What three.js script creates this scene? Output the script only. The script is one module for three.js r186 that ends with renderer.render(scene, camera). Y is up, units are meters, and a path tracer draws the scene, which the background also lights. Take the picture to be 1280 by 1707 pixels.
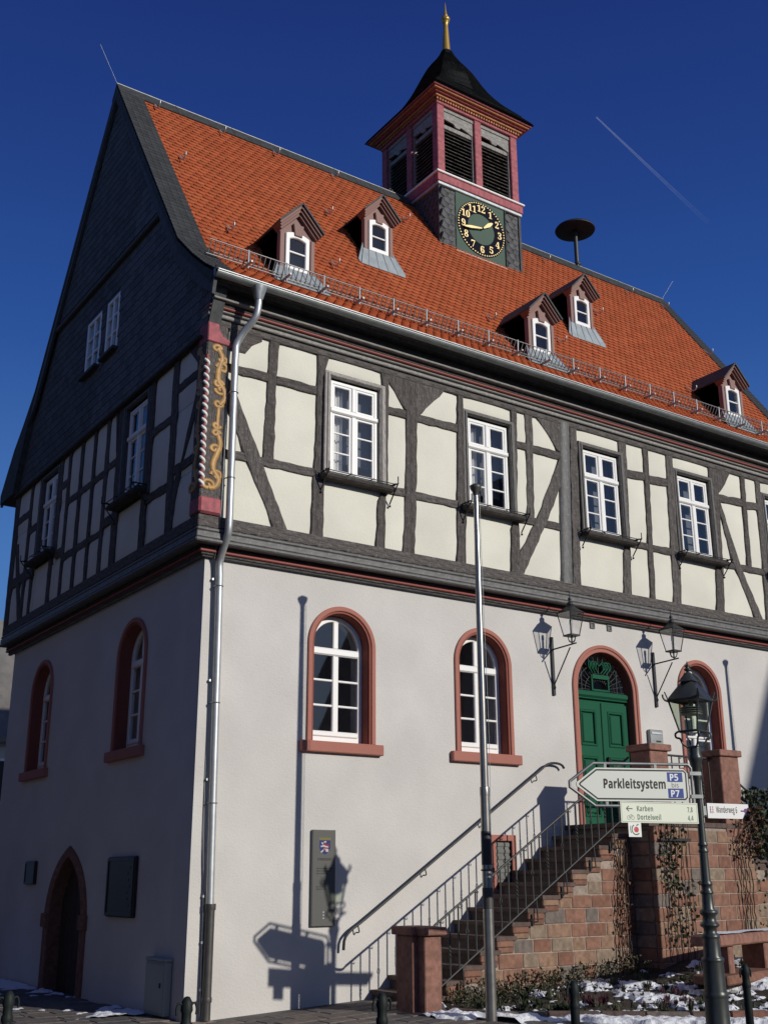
import * as THREE from 'three';
import { mergeGeometries } from 'three/addons/utils/BufferGeometryUtils.js';
import { ConvexGeometry } from 'three/addons/geometries/ConvexGeometry.js';
import { FontLoader } from 'three/addons/loaders/FontLoader.js';
import { TextGeometry } from 'three/addons/geometries/TextGeometry.js';

// ------------------------------------------------------------ camera, sky, sun, exposure
const scene = new THREE.Scene();
const V3 = (x, y, z) => new THREE.Vector3(x, y, z), V2 = (x, y) => new THREE.Vector2(x, y);
const rad = d => d * Math.PI / 180;
const camera = new THREE.PerspectiveCamera(48.93, 767 / 1024, 0.1, 40000);
{
  const yaw = rad(34.4354), pitch = rad(18.0361), roll = rad(-0.1774);
  const f = V3(Math.sin(yaw) * Math.cos(pitch), Math.sin(pitch), -Math.cos(yaw) * Math.cos(pitch));
  const r = V3(Math.cos(yaw), 0, Math.sin(yaw)), u = V3().crossVectors(r, f);
  const r2 = r.clone().multiplyScalar(Math.cos(roll)).addScaledVector(u, Math.sin(roll));
  const u2 = u.clone().multiplyScalar(Math.cos(roll)).addScaledVector(r, -Math.sin(roll));
  camera.position.set(-6.459, 1.66, 13.812);
  camera.quaternion.setFromRotationMatrix(new THREE.Matrix4().makeBasis(r2, u2, f.clone().negate()));
  camera.updateMatrixWorld();
}
const SUN = V3(0.321, 0.353, 0.879).normalize();
{ // clear winter sky: deep blue overhead, paler towards the horizon and a little towards the sun
  const W = 512, H = 256, d = new Float32Array(W * H * 4);
  const st = [[-90, .16, .17, .19], [-2, .22, .27, .36], [0, .24, .36, .58], [8, .12, .27, .56], [14, .08, .225, .58], [26, .030, .104, .39], [34, .020, .064, .285], [43, .0145, .041, .215], [65, .010, .026, .14], [90, .009, .021, .12]];
  for (let j = 0; j < H; j++) for (let i = 0; i < W; i++) {
    const el = ((j + .5) / H - .5) * 180, az = ((i + .5) / W - .5) * 2 * Math.PI;
    let k = 0; while (k < st.length - 2 && el > st[k + 1][0]) k++;
    const t = Math.min(1, Math.max(0, (el - st[k][0]) / (st[k + 1][0] - st[k][0])));
    const dir = V3(Math.cos(az) * Math.cos(rad(el)), Math.sin(rad(el)), Math.sin(az) * Math.cos(rad(el)));
    const q = Math.max(0, dir.dot(SUN)), s = el > -2 ? Math.pow(q, 5) * .5 + Math.pow(q, 40) * 2 : 0;
    for (let c = 0; c < 3; c++) d[(j * W + i) * 4 + c] = (st[k][c + 1] * (1 - t) + st[k + 1][c + 1] * t) + s * [.35, .36, .34][c];
    d[(j * W + i) * 4 + 3] = 1;
  }
  const t = new THREE.DataTexture(d, W, H, THREE.RGBAFormat, THREE.FloatType);
  t.mapping = THREE.EquirectangularReflectionMapping; t.magFilter = t.minFilter = THREE.LinearFilter; t.needsUpdate = true;
  scene.background = t; scene.environment = t;
}
const sun = new THREE.DirectionalLight(new THREE.Color(1, .955, .88), 4.2);
sun.position.copy(SUN).multiplyScalar(60); sun.castShadow = true;
Object.assign(sun.shadow.camera, { left: -35, right: 35, top: 35, bottom: -35, near: 1, far: 140 });
sun.shadow.mapSize.set(4096, 4096); sun.shadow.bias = -0.0005;
scene.add(sun, sun.target);
const renderer = new THREE.WebGLRenderer({ antialias: true });
renderer.toneMapping = THREE.LinearToneMapping; renderer.toneMappingExposure = 0.8;
renderer.shadowMap.enabled = true;

// ------------------------------------------------------------ helpers
let seed = 12345;
const rnd = () => { seed |= 0; seed = seed + 0x6D2B79F5 | 0; let t = Math.imul(seed ^ seed >>> 15, 1 | seed); t = t + Math.imul(t ^ t >>> 7, 61 | t) ^ t; return ((t ^ t >>> 14) >>> 0) / 4294967296; };
const rr = (a, b) => a + (b - a) * rnd();
const pick = a => a[Math.floor(rnd() * a.length)];
const hash = (x, y, s) => { let h = Math.imul(x | 0, 374761393) + Math.imul(y | 0, 668265263) + Math.imul(s | 0, 2246822519) | 0; h = Math.imul(h ^ h >>> 13, 1274126177); return ((h ^ h >>> 16) >>> 0) / 4294967296; };
function vnoise(x, y, per, s) { // periodic value noise
  const xi = Math.floor(x), yi = Math.floor(y), fx = x - xi, fy = y - yi, m = a => ((a % per) + per) % per;
  const u = fx * fx * (3 - 2 * fx), v = fy * fy * (3 - 2 * fy);
  const a = hash(m(xi), m(yi), s), b = hash(m(xi + 1), m(yi), s), c = hash(m(xi), m(yi + 1), s), d = hash(m(xi + 1), m(yi + 1), s);
  return a + (b - a) * u + (c - a) * v + (a - b - c + d) * u * v;
}
const fbm = (x, y, per, s, o = 4) => { let a = 0, w = .5, t = 0; for (let i = 0; i < o; i++) { a += w * vnoise(x, y, per, s + i); t += w; x *= 2; y *= 2; per *= 2; w *= .5; } return a / t; };
const texs = {};
function tex(key, N, fn, rep, srgb = true) { // fn(u,v in 0..1) -> [r,g,b] 0..1 ; rep = metres a tile covers
  if (texs[key]) return texs[key];
  const d = new Uint8Array(N * N * 4);
  for (let j = 0; j < N; j++) for (let i = 0; i < N; i++) { const c = fn(i / N, j / N), o = (j * N + i) * 4; for (let k = 0; k < 3; k++) d[o + k] = Math.max(0, Math.min(255, c[k] * 255)); d[o + 3] = 255; }
  const t = new THREE.DataTexture(d, N, N); t.wrapS = t.wrapT = THREE.RepeatWrapping; t.magFilter = THREE.LinearFilter; t.minFilter = THREE.LinearMipmapLinearFilter; t.generateMipmaps = true;
  if (srgb) t.colorSpace = THREE.SRGBColorSpace;
  t.repeat.set(1 / rep, 1 / rep); t.needsUpdate = true; return texs[key] = t;
}
const g3 = v => [v, v, v];
const bumpFine = tex('bumpFine', 256, (u, v) => g3(fbm(u * 32, v * 32, 32, 3, 3)), .5, false);
const bumpCoarse = tex('bumpCoarse', 256, (u, v) => g3(fbm(u * 8, v * 8, 8, 5, 5)), .8, false);
const mottle = (key, amp, f, rep, s) => tex(key, 256, (u, v) => g3(1 - amp * (1 - fbm(u * f, v * f, f, s, 5)) * 1.6 + amp * .25), rep, false);
const mPlaster = mottle('mp', .15, 4, 3.1, 11), mStone = mottle('ms', .42, 10, .6, 21), mTile = mottle('mt', .35, 6, 1.7, 31), mMetal = mottle('mm', .25, 8, .7, 41), mGround = mottle('mg', .5, 12, 1.9, 51);
const grain = tex('grain', 256, (u, v) => { const w = fbm(u * 24, v * 3, 24, 61, 3), q = fbm(u * 64, v * 6, 64, 67, 2), p = fbm(u * 10, v * 10, 10, 71, 4); const k = .62 + .5 * (w - .5) + .5 * (q - .5) + (p > .63 ? (p - .63) * 2.4 : 0); return [k * 1.02, k, k * .97]; }, .5, false);
const grainB = tex('grainB', 256, (u, v) => g3(.5 * fbm(u * 32, v * 4, 32, 61, 3) + .5 * fbm(u * 12, v * 12, 12, 73, 3)), .5, false);
function mat(r, g, b, o = {}) {
  const phys = o.transmission !== undefined || o.clearcoat !== undefined || o.specularIntensity !== undefined;
  const m = new (phys ? THREE.MeshPhysicalMaterial : THREE.MeshStandardMaterial)(Object.assign({ roughness: .85, metalness: 0 }, o));
  m.color.setRGB(r, g, b); return m;
}
const M = {
  plaster: mat(.615, .59, .55, { map: mPlaster, bumpMap: bumpFine, bumpScale: .004, roughness: .95 }),
  cream: mat(.74, .72, .61, { map: mPlaster, bumpMap: bumpFine, bumpScale: .003, roughness: .95 }),
  timber: mat(.135, .123, .118, { map: grain, bumpMap: grainB, bumpScale: .03, roughness: .9, specularIntensity: .4 }),
  timber2: mat(.165, .152, .145, { map: grain, bumpMap: grainB, bumpScale: .034, roughness: .9, specularIntensity: .4 }),
  greyWood: mat(.17, .17, .168, { map: grain, bumpMap: grainB, bumpScale: .004, roughness: .6 }),
  paleWood: mat(.36, .35, .33, { map: grain, bumpMap: grainB, bumpScale: .006, roughness: .75 }),
  darkWood: mat(.085, .078, .074, { map: grain, bumpMap: grainB, bumpScale: .006, roughness: .9, specularIntensity: .3 }),
  soffit: mat(.10, .092, .088, { map: grain, bumpMap: grainB, bumpScale: .006, roughness: .9, specularIntensity: .4 }),
  casing: mat(.12, .113, .105, { map: grain, bumpMap: grainB, bumpScale: .004, roughness: .55 }),
  casingWorn: mat(.40, .375, .35, { map: grain, bumpMap: grainB, bumpScale: .005, roughness: .6 }),
  redPaint: mat(.25, .052, .04, { map: mPlaster, roughness: .6 }),
  pink: mat(.42, .10, .115, { map: mStone, bumpMap: bumpCoarse, bumpScale: .004, roughness: .7 }),
  ochre: mat(.52, .21, .07, { map: mStone, roughness: .6 }),
  white: mat(.80, .79, .76, { roughness: .45 }),
  slate: mat(.125, .128, .13, { map: mStone, bumpMap: bumpFine, bumpScale: .003, roughness: .8 }),
  slate2: mat(.085, .088, .09, { map: mStone, bumpMap: bumpFine, bumpScale: .003, roughness: .8 }),
  slateDark: mat(.085, .088, .09, { map: mStone, roughness: .85, specularIntensity: .3 }),
  slateVerge: [mat(.068, .07, .072, { map: mStone, roughness: .85, specularIntensity: .3 }), mat(.056, .058, .06, { map: mStone, roughness: .85, specularIntensity: .3 })],
  lead: mat(.42, .47, .48, { map: mMetal, roughness: .5, metalness: .3 }),
  zinc: mat(.56, .58, .575, { map: mMetal, roughness: .46, metalness: .65 }),
  zincDull: mat(.30, .315, .31, { map: mMetal, roughness: .5, metalness: .6 }),
  castPipe: mat(.09, .085, .08, { map: mMetal, roughness: .5, metalness: .4 }),
  steel: mat(.42, .40, .36, { map: mMetal, roughness: .32, metalness: .85 }),
  iron: mat(.03, .031, .034, { roughness: .5, metalness: .4 }),
  ironGrey: mat(.05, .052, .052, { roughness: .5, metalness: .4 }),
  lampIron: mat(.075, .082, .077, { map: mMetal, roughness: .38, metalness: .5 }),
  black: mat(.014, .014, .015, { roughness: .6 }),
  trim: mat(.40, .155, .115, { map: mPlaster, bumpMap: bumpFine, bumpScale: .003, roughness: .85 }),
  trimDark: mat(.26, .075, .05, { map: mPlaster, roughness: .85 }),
  stone: [mat(.29, .145, .095, { map: mStone, bumpMap: bumpCoarse, bumpScale: .012 }), mat(.245, .115, .073, { map: mStone, bumpMap: bumpCoarse, bumpScale: .012 }), mat(.315, .19, .122, { map: mStone, bumpMap: bumpCoarse, bumpScale: .012 }), mat(.29, .215, .15, { map: mStone, bumpMap: bumpCoarse, bumpScale: .012 }), mat(.19, .155, .13, { map: mStone, bumpMap: bumpCoarse, bumpScale: .012 })],
  mortar: mat(.40, .32, .26, { map: mStone, bumpMap: bumpFine, bumpScale: .006 }),
  step: mat(.135, .09, .074, { map: mStone, bumpMap: bumpFine, bumpScale: .004 }),
  pillar: mat(.31, .15, .108, { map: mStone, bumpMap: bumpFine, bumpScale: .004 }),
  door: mat(.012, .098, .05, { roughness: .8, map: mPlaster, specularIntensity: .4 }),
  doorOld: mat(.06, .04, .03, { map: grain, bumpMap: grainB, bumpScale: .006 }),
  clockGreen: mat(.095, .14, .11, { map: mPlaster, roughness: .9, specularIntensity: .4 }),
  clockBlack: mat(.01, .011, .018, { roughness: .95, specularIntensity: .2 }),
  gold: mat(.72, .55, .26, { roughness: .35, metalness: .35 }),
  goldPaint: mat(.50, .27, .07, { roughness: .5, map: mStone }),
  spire: mat(.46, .29, .07, { roughness: .35, metalness: .45 }),
  inside: mat(.5, .48, .45), insideDark: mat(.16, .15, .14), curtain: mat(.85, .85, .82, { side: THREE.DoubleSide, transmission: .3, thickness: 0, roughness: 1 }),
  skyTint: mat(.105, .12, .145, { map: mPlaster }),  // grey-blue tint standing in for sky reflected in the panes
  glass: mat(1, 1, 1, { transmission: 1, thickness: 0, roughness: .02, ior: 1.85 }),
  lampGlass: mat(.80, .85, .76, { transmission: 1, thickness: 0, roughness: .12, ior: 1.5 }),
  dormer: mat(.27, .155, .13, { map: mPlaster, roughness: .7 }), dormerMould: mat(.22, .105, .085, { map: mPlaster, roughness: .65 }),
  snow: mat(.78, .80, .83, { bumpMap: bumpFine, bumpScale: .006, roughness: .95 }),
  soil: mat(.055, .042, .026, { map: mGround, bumpMap: bumpCoarse, bumpScale: .03 }),
  paving: [mat(.17, .145, .125, { map: mStone, bumpMap: bumpFine, bumpScale: .004 }), mat(.2, .165, .14, { map: mStone, bumpMap: bumpFine, bumpScale: .004 }), mat(.14, .125, .115, { map: mStone, bumpMap: bumpFine, bumpScale: .004 })],
  ground: mat(.13, .122, .115, { map: mGround, bumpMap: bumpCoarse, bumpScale: .01 }),
  leafA: mat(.035, .05, .02, { roughness: .7, side: THREE.DoubleSide }), leafB: mat(.06, .058, .026, { roughness: .7, side: THREE.DoubleSide }), leafDry: mat(.13, .06, .03, { roughness: .8, side: THREE.DoubleSide }), heather: mat(.10, .035, .045, { roughness: .8, side: THREE.DoubleSide }),
  bark: mat(.07, .04, .026, { roughness: .9 }),
  blockerWall: mat(.11, .075, .06, { map: mStone }), wallHouse: mat(.55, .52, .46, { map: mPlaster }), houseRoof: mat(.2, .19, .17, { map: mTile }),  // first wall colour kept dark to cut light bounced onto the hall side
  bollard: mat(.012, .017, .015, { roughness: .6, specularIntensity: .5 }),
  cabinet: mat(.32, .35, .32, { map: mPlaster, roughness: .6 }),
  plaqueMetal: mat(.2, .2, .185, { map: mMetal, roughness: .4, metalness: .35 }), bronze: mat(.045, .04, .034, { map: mMetal, roughness: .45, metalness: .5 }),
  sign: mat(.74, .76, .70, { roughness: .4 }), sleeve: mat(.03, .03, .035, { roughness: .5 }),
};
M.tile = [[.50, .128, .047], [.45, .109, .041], [.55, .15, .056], [.42, .097, .038]].map(c => mat(...c, { map: mTile, bumpMap: bumpFine, bumpScale: .003, roughness: .9, specularIntensity: .4 }));
function uvm(g) { // box-projected texture coordinates in metres
  if (g.userData.uvm) return g;
  g.computeBoundingBox(); const bs = g.boundingBox.getSize(V3()), lx = bs.x > bs.y * 1.3, lz = bs.z > bs.y * 1.3;
  const p = g.attributes.position, n = g.attributes.normal, uv = new Float32Array(p.count * 2), ox = rnd() * 7, oy = rnd() * 7;
  for (let i = 0; i < p.count; i++) {
    const ax = Math.abs(n.getX(i)), ay = Math.abs(n.getY(i)), az = Math.abs(n.getZ(i)), x = p.getX(i), y = p.getY(i), z = p.getZ(i);
    let a, b; if (az >= ax && az >= ay) { a = x; b = y; if (lx) [a, b] = [b, a]; } else if (ax >= ay) { a = z; b = y; if (lz) [a, b] = [b, a]; } else { a = x; b = z; if (bs.x > bs.z) [a, b] = [b, a]; } // grain runs along the longest side
    uv[2 * i] = a + ox; uv[2 * i + 1] = b + oy;
  }
  g.setAttribute('uv', new THREE.BufferAttribute(uv, 2)); g.userData.uvm = true; return g;
}
function mesh(name, g, m, parent, x = 0, y = 0, z = 0) {
  const o = new THREE.Mesh(uvm(g), m); o.name = name; o.castShadow = o.receiveShadow = true; o.position.set(x, y, z); if (parent) parent.add(o); return o;
}
const used = {};
function numbered(n) { const k = used[n] = (used[n] ?? -1) + 1; return k ? n + '_' + String(k).padStart(3, '0') : n; }
function tag(o, label, category, group, kind) { o.name = numbered(o.name); if (label) o.userData.label = label; if (category) o.userData.category = category; if (group) o.userData.group = group; if (kind) o.userData.kind = kind; if (!o.parent) scene.add(o); return o; }
function thing(name, label, category, [x, y, z] = [0, 0, 0], group) { const g = new THREE.Group(); g.name = name; g.position.set(x, y, z); return tag(g, label, category, group); }
const struct = (name, g, m, label) => { const o = mesh(name, g, m); o.userData.kind = 'structure'; return tag(o, label); };
const cbCache = {};
function cbox(w, h, d, c = .01) { // chamfered box, 44 triangles
  c = Math.min(c, w * .3, h * .3, d * .3);
  const k = [w, h, d, c].map(v => v.toFixed(3)).join(); if (cbCache[k]) return cbCache[k];
  const pts = [], X = w / 2, Y = h / 2, Z = d / 2;
  for (const a of [-1, 1]) for (const b of [-1, 1]) for (const e of [-1, 1]) pts.push(V3(a * X, b * (Y - c), e * (Z - c)), V3(a * (X - c), b * Y, e * (Z - c)), V3(a * (X - c), b * (Y - c), e * Z));
  return cbCache[k] = new ConvexGeometry(pts);
}
const bg = (w, h, d, x = 0, y = 0, z = 0) => new THREE.BoxGeometry(w, h, d).toNonIndexed().translate(x, y, z);
const b2 = (x0, x1, y0, y1, z0, z1) => bg(x1 - x0, y1 - y0, z1 - z0, (x0 + x1) / 2, (y0 + y1) / 2, (z0 + z1) / 2);
const box = (name, w, h, d, x, y, z, m, parent, c = .008) => mesh(name, cbox(w, h, d, c), m, parent, x, y, z);
const span = (name, x0, x1, y0, y1, z0, z1, m, parent, c = .008) => box(name, x1 - x0, y1 - y0, z1 - z0, (x0 + x1) / 2, (y0 + y1) / 2, (z0 + z1) / 2, m, parent, c);
const clean = g => { g = g.index ? g.toNonIndexed() : g; for (const k of Object.keys(g.attributes)) if (!['position', 'normal', 'uv'].includes(k)) g.deleteAttribute(k); if (!g.attributes.uv) g.setAttribute('uv', new THREE.BufferAttribute(new Float32Array(g.attributes.position.count * 2), 2)); return g; };
const merge = a => mergeGeometries(a.map(clean), false);
const shape = pts => new THREE.Shape(pts.map(p => V2(p[0], p[1])));
function ex(pts, z0, z1, bev = 0) { // extruded outline between z0 and z1, bevelled on its front
  const s = Array.isArray(pts) ? shape(pts) : pts;
  const g = new THREE.ExtrudeGeometry(s, { depth: z1 - z0 - bev, bevelEnabled: bev > 0, bevelThickness: bev, bevelSize: bev, bevelOffset: -bev, bevelSegments: 1, curveSegments: 20 });
  return g.translate(0, 0, z0);
}
function sheet(a, b, c, d, t) { // four-cornered sheet with thickness
  const [A, B, C, D] = [a, b, c, d].map(p => V3(...p)), n = V3().crossVectors(B.clone().sub(A), D.clone().sub(A)).normalize().multiplyScalar(t / 2), o = []; const q = (p, r, s, u) => { for (const v of [p, r, s, p, s, u]) o.push(v.x, v.y, v.z); };
  const U = [A, B, C, D].map(v => v.clone().add(n)), L = [A, B, C, D].map(v => v.clone().sub(n)); q(...U); q(L[3], L[2], L[1], L[0]); for (let i = 0; i < 4; i++) { const j = (i + 1) % 4; q(L[i], L[j], U[j], U[i]); }
  const g = new THREE.BufferGeometry(); g.setAttribute('position', new THREE.Float32BufferAttribute(o, 3)); g.computeVertexNormals(); return g;
}
const side = g => g.rotateY(-Math.PI / 2); // (u, y, out) -> faces -x : world (-out, y, u)
const tube = (pts, r, seg = 24, rs = 6, closed = false) => new THREE.TubeGeometry(new THREE.CatmullRomCurve3(pts.map(p => V3(...p)), closed, 'centripetal'), seg, r, rs, closed);
function bar(a, b, r, rs = 6) { const A = V3(...a), B = V3(...b), d = B.clone().sub(A); const g = new THREE.CylinderGeometry(r, r, d.length(), rs); g.applyQuaternion(new THREE.Quaternion().setFromUnitVectors(V3(0, 1, 0), d.normalize())); return g.translate((A.x + B.x) / 2, (A.y + B.y) / 2, (A.z + B.z) / 2); }
const lathe = (pts, seg = 20) => new THREE.LatheGeometry(pts.map(p => V2(p[0], p[1])), seg);
function roughPoly(pts, amp) { // hand-hewn outline
  const out = [];
  for (let i = 0; i < pts.length; i++) {
    const a = pts[i], b = pts[(i + 1) % pts.length], L = Math.hypot(b[0] - a[0], b[1] - a[1]), n = Math.max(1, Math.round(L / .14)), nx = -(b[1] - a[1]) / L, ny = (b[0] - a[0]) / L;
    out.push(a); for (let k = 1; k < n; k++) { const t = k / n, q = rr(-amp, amp); out.push([a[0] + (b[0] - a[0]) * t + nx * q, a[1] + (b[1] - a[1]) * t + ny * q]); }
  }
  return out;
}
const rect = (x0, x1, y0, y1) => [[x0, y0], [x1, y0], [x1, y1], [x0, y1]];
function archShape(cx, w, y0, yTop) { // round-headed opening
  const r = w / 2, s = new THREE.Shape(); s.moveTo(cx - r, y0); s.lineTo(cx + r, y0); s.lineTo(cx + r, yTop - r); s.absarc(cx, yTop - r, r, 0, Math.PI, false); s.lineTo(cx - r, y0); return s;
}
function archRing(cx, wo, wi, y0, to, ti) { // round-headed band, open at the foot
  const ro = wo / 2, ri = wi / 2, s = new THREE.Shape(); s.moveTo(cx - ro, y0); s.lineTo(cx - ri, y0); s.lineTo(cx - ri, ti - ri); s.absarc(cx, ti - ri, ri, Math.PI, 0, true); s.lineTo(cx + ri, y0); s.lineTo(cx + ro, y0); s.lineTo(cx + ro, to - ro); s.absarc(cx, to - ro, ro, 0, Math.PI, false); s.lineTo(cx - ro, y0); return s;
}
const canvasTex = (w, h, draw) => { const c = document.createElement('canvas'); c.width = w; c.height = h; const x = c.getContext('2d'); draw(x, w, h); const t = new THREE.CanvasTexture(c); t.colorSpace = THREE.SRGBColorSpace; t.anisotropy = 8; return t; };

// ------------------------------------------------------------ ground
const lerp = (a, b, t) => a + (b - a) * t, clamp = (x, a = 0, b = 1) => Math.min(b, Math.max(a, x));
const interp = (x, t) => { if (x <= t[0][0]) return t[0][1]; for (let i = 1; i < t.length; i++) if (x <= t[i][0]) return lerp(t[i - 1][1], t[i][1], (x - t[i - 1][0]) / (t[i][0] - t[i - 1][0])); return t[t.length - 1][1]; };
const groundY = (x, z) => .048 * clamp(x, 0, 3) * clamp(1.2 - Math.max(0, z) / 6) * clamp((z + 2) / 2);
{
  const cx = [-400, -150, -60, -30, -15, -10], cz = [-400, -150, -60, -30, -15, -10];
  for (let v = -8; v <= 10; v += .5) { cx.push(v); cz.push(v); }
  cx.push(14, 20, 35, 70, 160, 400); cz.push(14, 20, 35, 70, 160, 400);
  const pos = [], idx = [];
  for (const z of cz) for (const x of cx) pos.push(x, groundY(x, z) - .03, z);
  for (let j = 0; j < cz.length - 1; j++) for (let i = 0; i < cx.length - 1; i++) { const a = j * cx.length + i, b = a + cx.length; idx.push(a, b, a + 1, a + 1, b, b + 1); }
  const g = new THREE.BufferGeometry(); g.setAttribute('position', new THREE.Float32BufferAttribute(pos, 3)); g.setIndex(idx); g.computeVertexNormals();
  struct('ground', g.toNonIndexed(), M.ground);
}
{ // paving slabs in front of the wall and along the shaded side
  const pv = struct('pavement', merge([b2(-3.6, 2.75, -.06, -.012, 0.02, 3.0), b2(-3.6, -.02, -.06, -.012, -7.5, 0.02)]), M.mortar);
  const geos = [cbox(.485, .05, .285, .008), cbox(.385, .05, .285, .008), cbox(.585, .05, .285, .008)], ws = [.5, .4, .6];
  let row = 0;
  for (let z = -7.4; z < 2.9; z += .3, row++) { let x = -3.6 + (row % 2) * .22; while (x < (z < .1 ? -.3 : 2.3)) { const k = Math.floor(rnd() * 3); const o = mesh('paving_slab', geos[k], pick(M.paving), pv, x + ws[k] / 2, groundY(x + ws[k] / 2, z + .15) - .024 + rr(-.003, .003), z + .15); o.rotation.z = .048 * (x > 0 ? 1 : 0); x += ws[k]; } }
}

// ------------------------------------------------------------ town hall
const hall = thing('town_hall', 'half-timbered town hall with red tiled roof, clock tower and white plastered ground floor', 'town hall');
const LEN = 14.6, BACK = -8.56, J = .17; // J: plane of the jettied upper wall
const archW = [2.255, 4.909, 10.02], DOORX = 7.61, sideArch = [-2.40, -6.60];
const OPW = .96; // clear opening of the round-headed windows
{
  const s = shape(rect(0, LEN, -.3, 5.91));
  for (const x of archW) s.holes.push(archShape(x, OPW, 3.50, 5.39));
  s.holes.push(archShape(DOORX, 1.32, 2.46, 5.39));
  s.holes.push(shape(rect(5.04, 5.36, 1.5, 2.2)));
  mesh('ground_floor_wall', ex(s, -.5, 0), M.plaster, hall);
  const t = shape(rect(BACK, -.5, -.3, 5.91));
  for (const z of sideArch) t.holes.push(archShape(z, OPW, 3.50, 5.39));
  const gd = new THREE.Shape(); gd.moveTo(-5.3, -.3); gd.lineTo(-3.64, -.3); gd.lineTo(-3.64, 1.05); gd.quadraticCurveTo(-3.68, 1.8, -4.47, 2.1); gd.quadraticCurveTo(-5.26, 1.8, -5.3, 1.05); gd.lineTo(-5.3, -.3);
  t.holes.push(gd);
  mesh('ground_floor_wall', side(ex(t, -.5, 0)), M.plaster, hall);
  mesh('rear_wall', merge([b2(.003, LEN, -.3, 9.4, BACK + .003, BACK + .4), b2(LEN - .4, LEN, -.3, 9.4, BACK + .4, -.5)]), M.plaster, hall);
  // floors and inner walls that close the rooms
  mesh('floor_slab', merge([b2(.5, LEN - .4, 2.2, 2.46, BACK + .4, -.5), b2(.1, LEN - .4, 5.72, 5.90, BACK + .4, -.06), b2(.1, LEN - .4, 9.42, 9.6, BACK + .1, .06)]), M.inside, hall);
  mesh('jetty_joists', b2(-.1, LEN + .1, 5.925, 6.05, BACK - .1, .1), M.timber, hall);
  mesh('inner_wall', merge([b2(.4, .5, 9.0, 9.4, BACK + .4, BACK + .5), b2(.55, LEN - .4, 2.47, 5.71, -4.9, -4.75), b2(.15, LEN - .4, 5.91, 9.41, -4.9, -4.75), b2(3.5, 3.62, 2.47, 5.71, -4.7, -.52), b2(6.1, 6.22, 2.47, 5.71, -4.7, -.52), b2(9.1, 9.22, 2.47, 5.71, -4.7, -.52), b2(6.7, 6.82, 5.91, 9.41, -4.7, -.1)]), M.inside, hall);
  // upper storey backing walls with window openings
  const u = shape(rect(-J, LEN + .2, 6.06, 9.6));
  for (const x of [2.335, 5.02, 7.66, 10.13, 12.74]) u.holes.push(shape(rect(x - .46, x + .46, 7.46, 9.06)));
  mesh('upper_wall', ex(u, -.05, J), M.timber, hall);
  const v = shape(rect(BACK - J, -.05, 6.06, 9.6));
  for (const z of [-2.36, -6.56]) v.holes.push(shape(rect(z - .46, z + .46, 7.46, 9.06)));
  mesh('upper_wall', side(ex(v, -.05, J)), M.timber, hall);
}
// --- windows (built facing +z around the middle of their sill; turned for the side wall)
function paneAt(parent, x0, x1, y0, y1, z) { const o = mesh('pane', new THREE.PlaneGeometry(x1 - x0, y1 - y0).toNonIndexed(), M.glass, parent, (x0 + x1) / 2, (y0 + y1) / 2, z); o.rotation.set(rr(-.008, .008), rr(-.008, .008), 0); return o; }
function archedWindow(cx, onSide) {
  const w = .94, y0 = 3.52, yT = 5.37, r = w / 2, ys = yT - r, Z = -.175, fr = .075;
  const outer = archShape(0, w, y0, yT); outer.holes.push(archShape(0, w - 2 * fr, y0 + .1, yT - fr));
  const geo = merge([ex(outer, Z - .06, Z, .008)]);
  const win = mesh('window', geo, M.white, hall);
  const tr = 4.78;
  span('transom', -r + fr - .01, r - fr + .01, tr, tr + .11, Z - .045, Z + .028, M.white, win, .02);
  span('mullion', -.05, .05, y0 + .09, tr, Z - .045, Z + .014, M.white, win, .012);
  span('mullion', -.045, .045, tr + .11, yT - fr, Z - .045, Z + .01, M.white, win, .012);
  span('bottom_rail', -r + fr, r - fr, y0 + .08, y0 + .16, Z - .045, Z + .02, M.white, win, .015);
  const H = (tr - y0 - .16) / 3;
  for (const sgn of [-1, 1]) {
    const xa = sgn < 0 ? -r + fr : .05, xb = sgn < 0 ? -.05 : r - fr;
    for (let k = 0; k < 3; k++) { paneAt(win, xa, xb, y0 + .16 + k * H, y0 + .16 + (k + 1) * H, Z - .02); if (k) span('glazing_bar', xa, xb, y0 + .16 + k * H - .016, y0 + .16 + k * H + .016, Z - .035, Z + .004, M.white, win, .008); }
    const q = new THREE.Shape(); const R = r - fr; q.moveTo(sgn * .045, tr + .11); q.lineTo(sgn * R, tr + .11); q.absarc(0, ys, R, sgn > 0 ? Math.asin((tr + .11 - ys) / R) : Math.PI - Math.asin((tr + .11 - ys) / R), Math.PI / 2, sgn < 0); q.lineTo(sgn * .045, tr + .11);
    mesh('pane', new THREE.ShapeGeometry(q, 10).toNonIndexed(), M.glass, win, 0, 0, Z - .02);
  }
  // sandstone surround with a stepped profile, and sill
  const R1 = archRing(0, 1.161, 1.02, 3.505, 5.49, 5.42);
  const R2 = archRing(0, 1.02, .955, 3.505, 5.42, 5.388);
  mesh('surround', ex(R1, -.02, .035, .008), M.trim, win);
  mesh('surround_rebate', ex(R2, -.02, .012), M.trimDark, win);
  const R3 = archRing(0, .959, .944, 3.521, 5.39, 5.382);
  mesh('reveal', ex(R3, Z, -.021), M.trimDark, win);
  span('sill', -.69, .69, 3.352, 3.504, -.05, .085, M.trim, win, .012);
  span('inner_sill', -.47, .47, 3.504, 3.52, Z - .06, -.05, M.trim, win, .004);
  if (onSide) { win.rotation.y = -Math.PI / 2; win.position.set(0, 0, cx); } else win.position.x = cx;
  return win;
}
for (const x of archW) archedWindow(x, false);
for (const z of sideArch) archedWindow(z, true);
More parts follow.
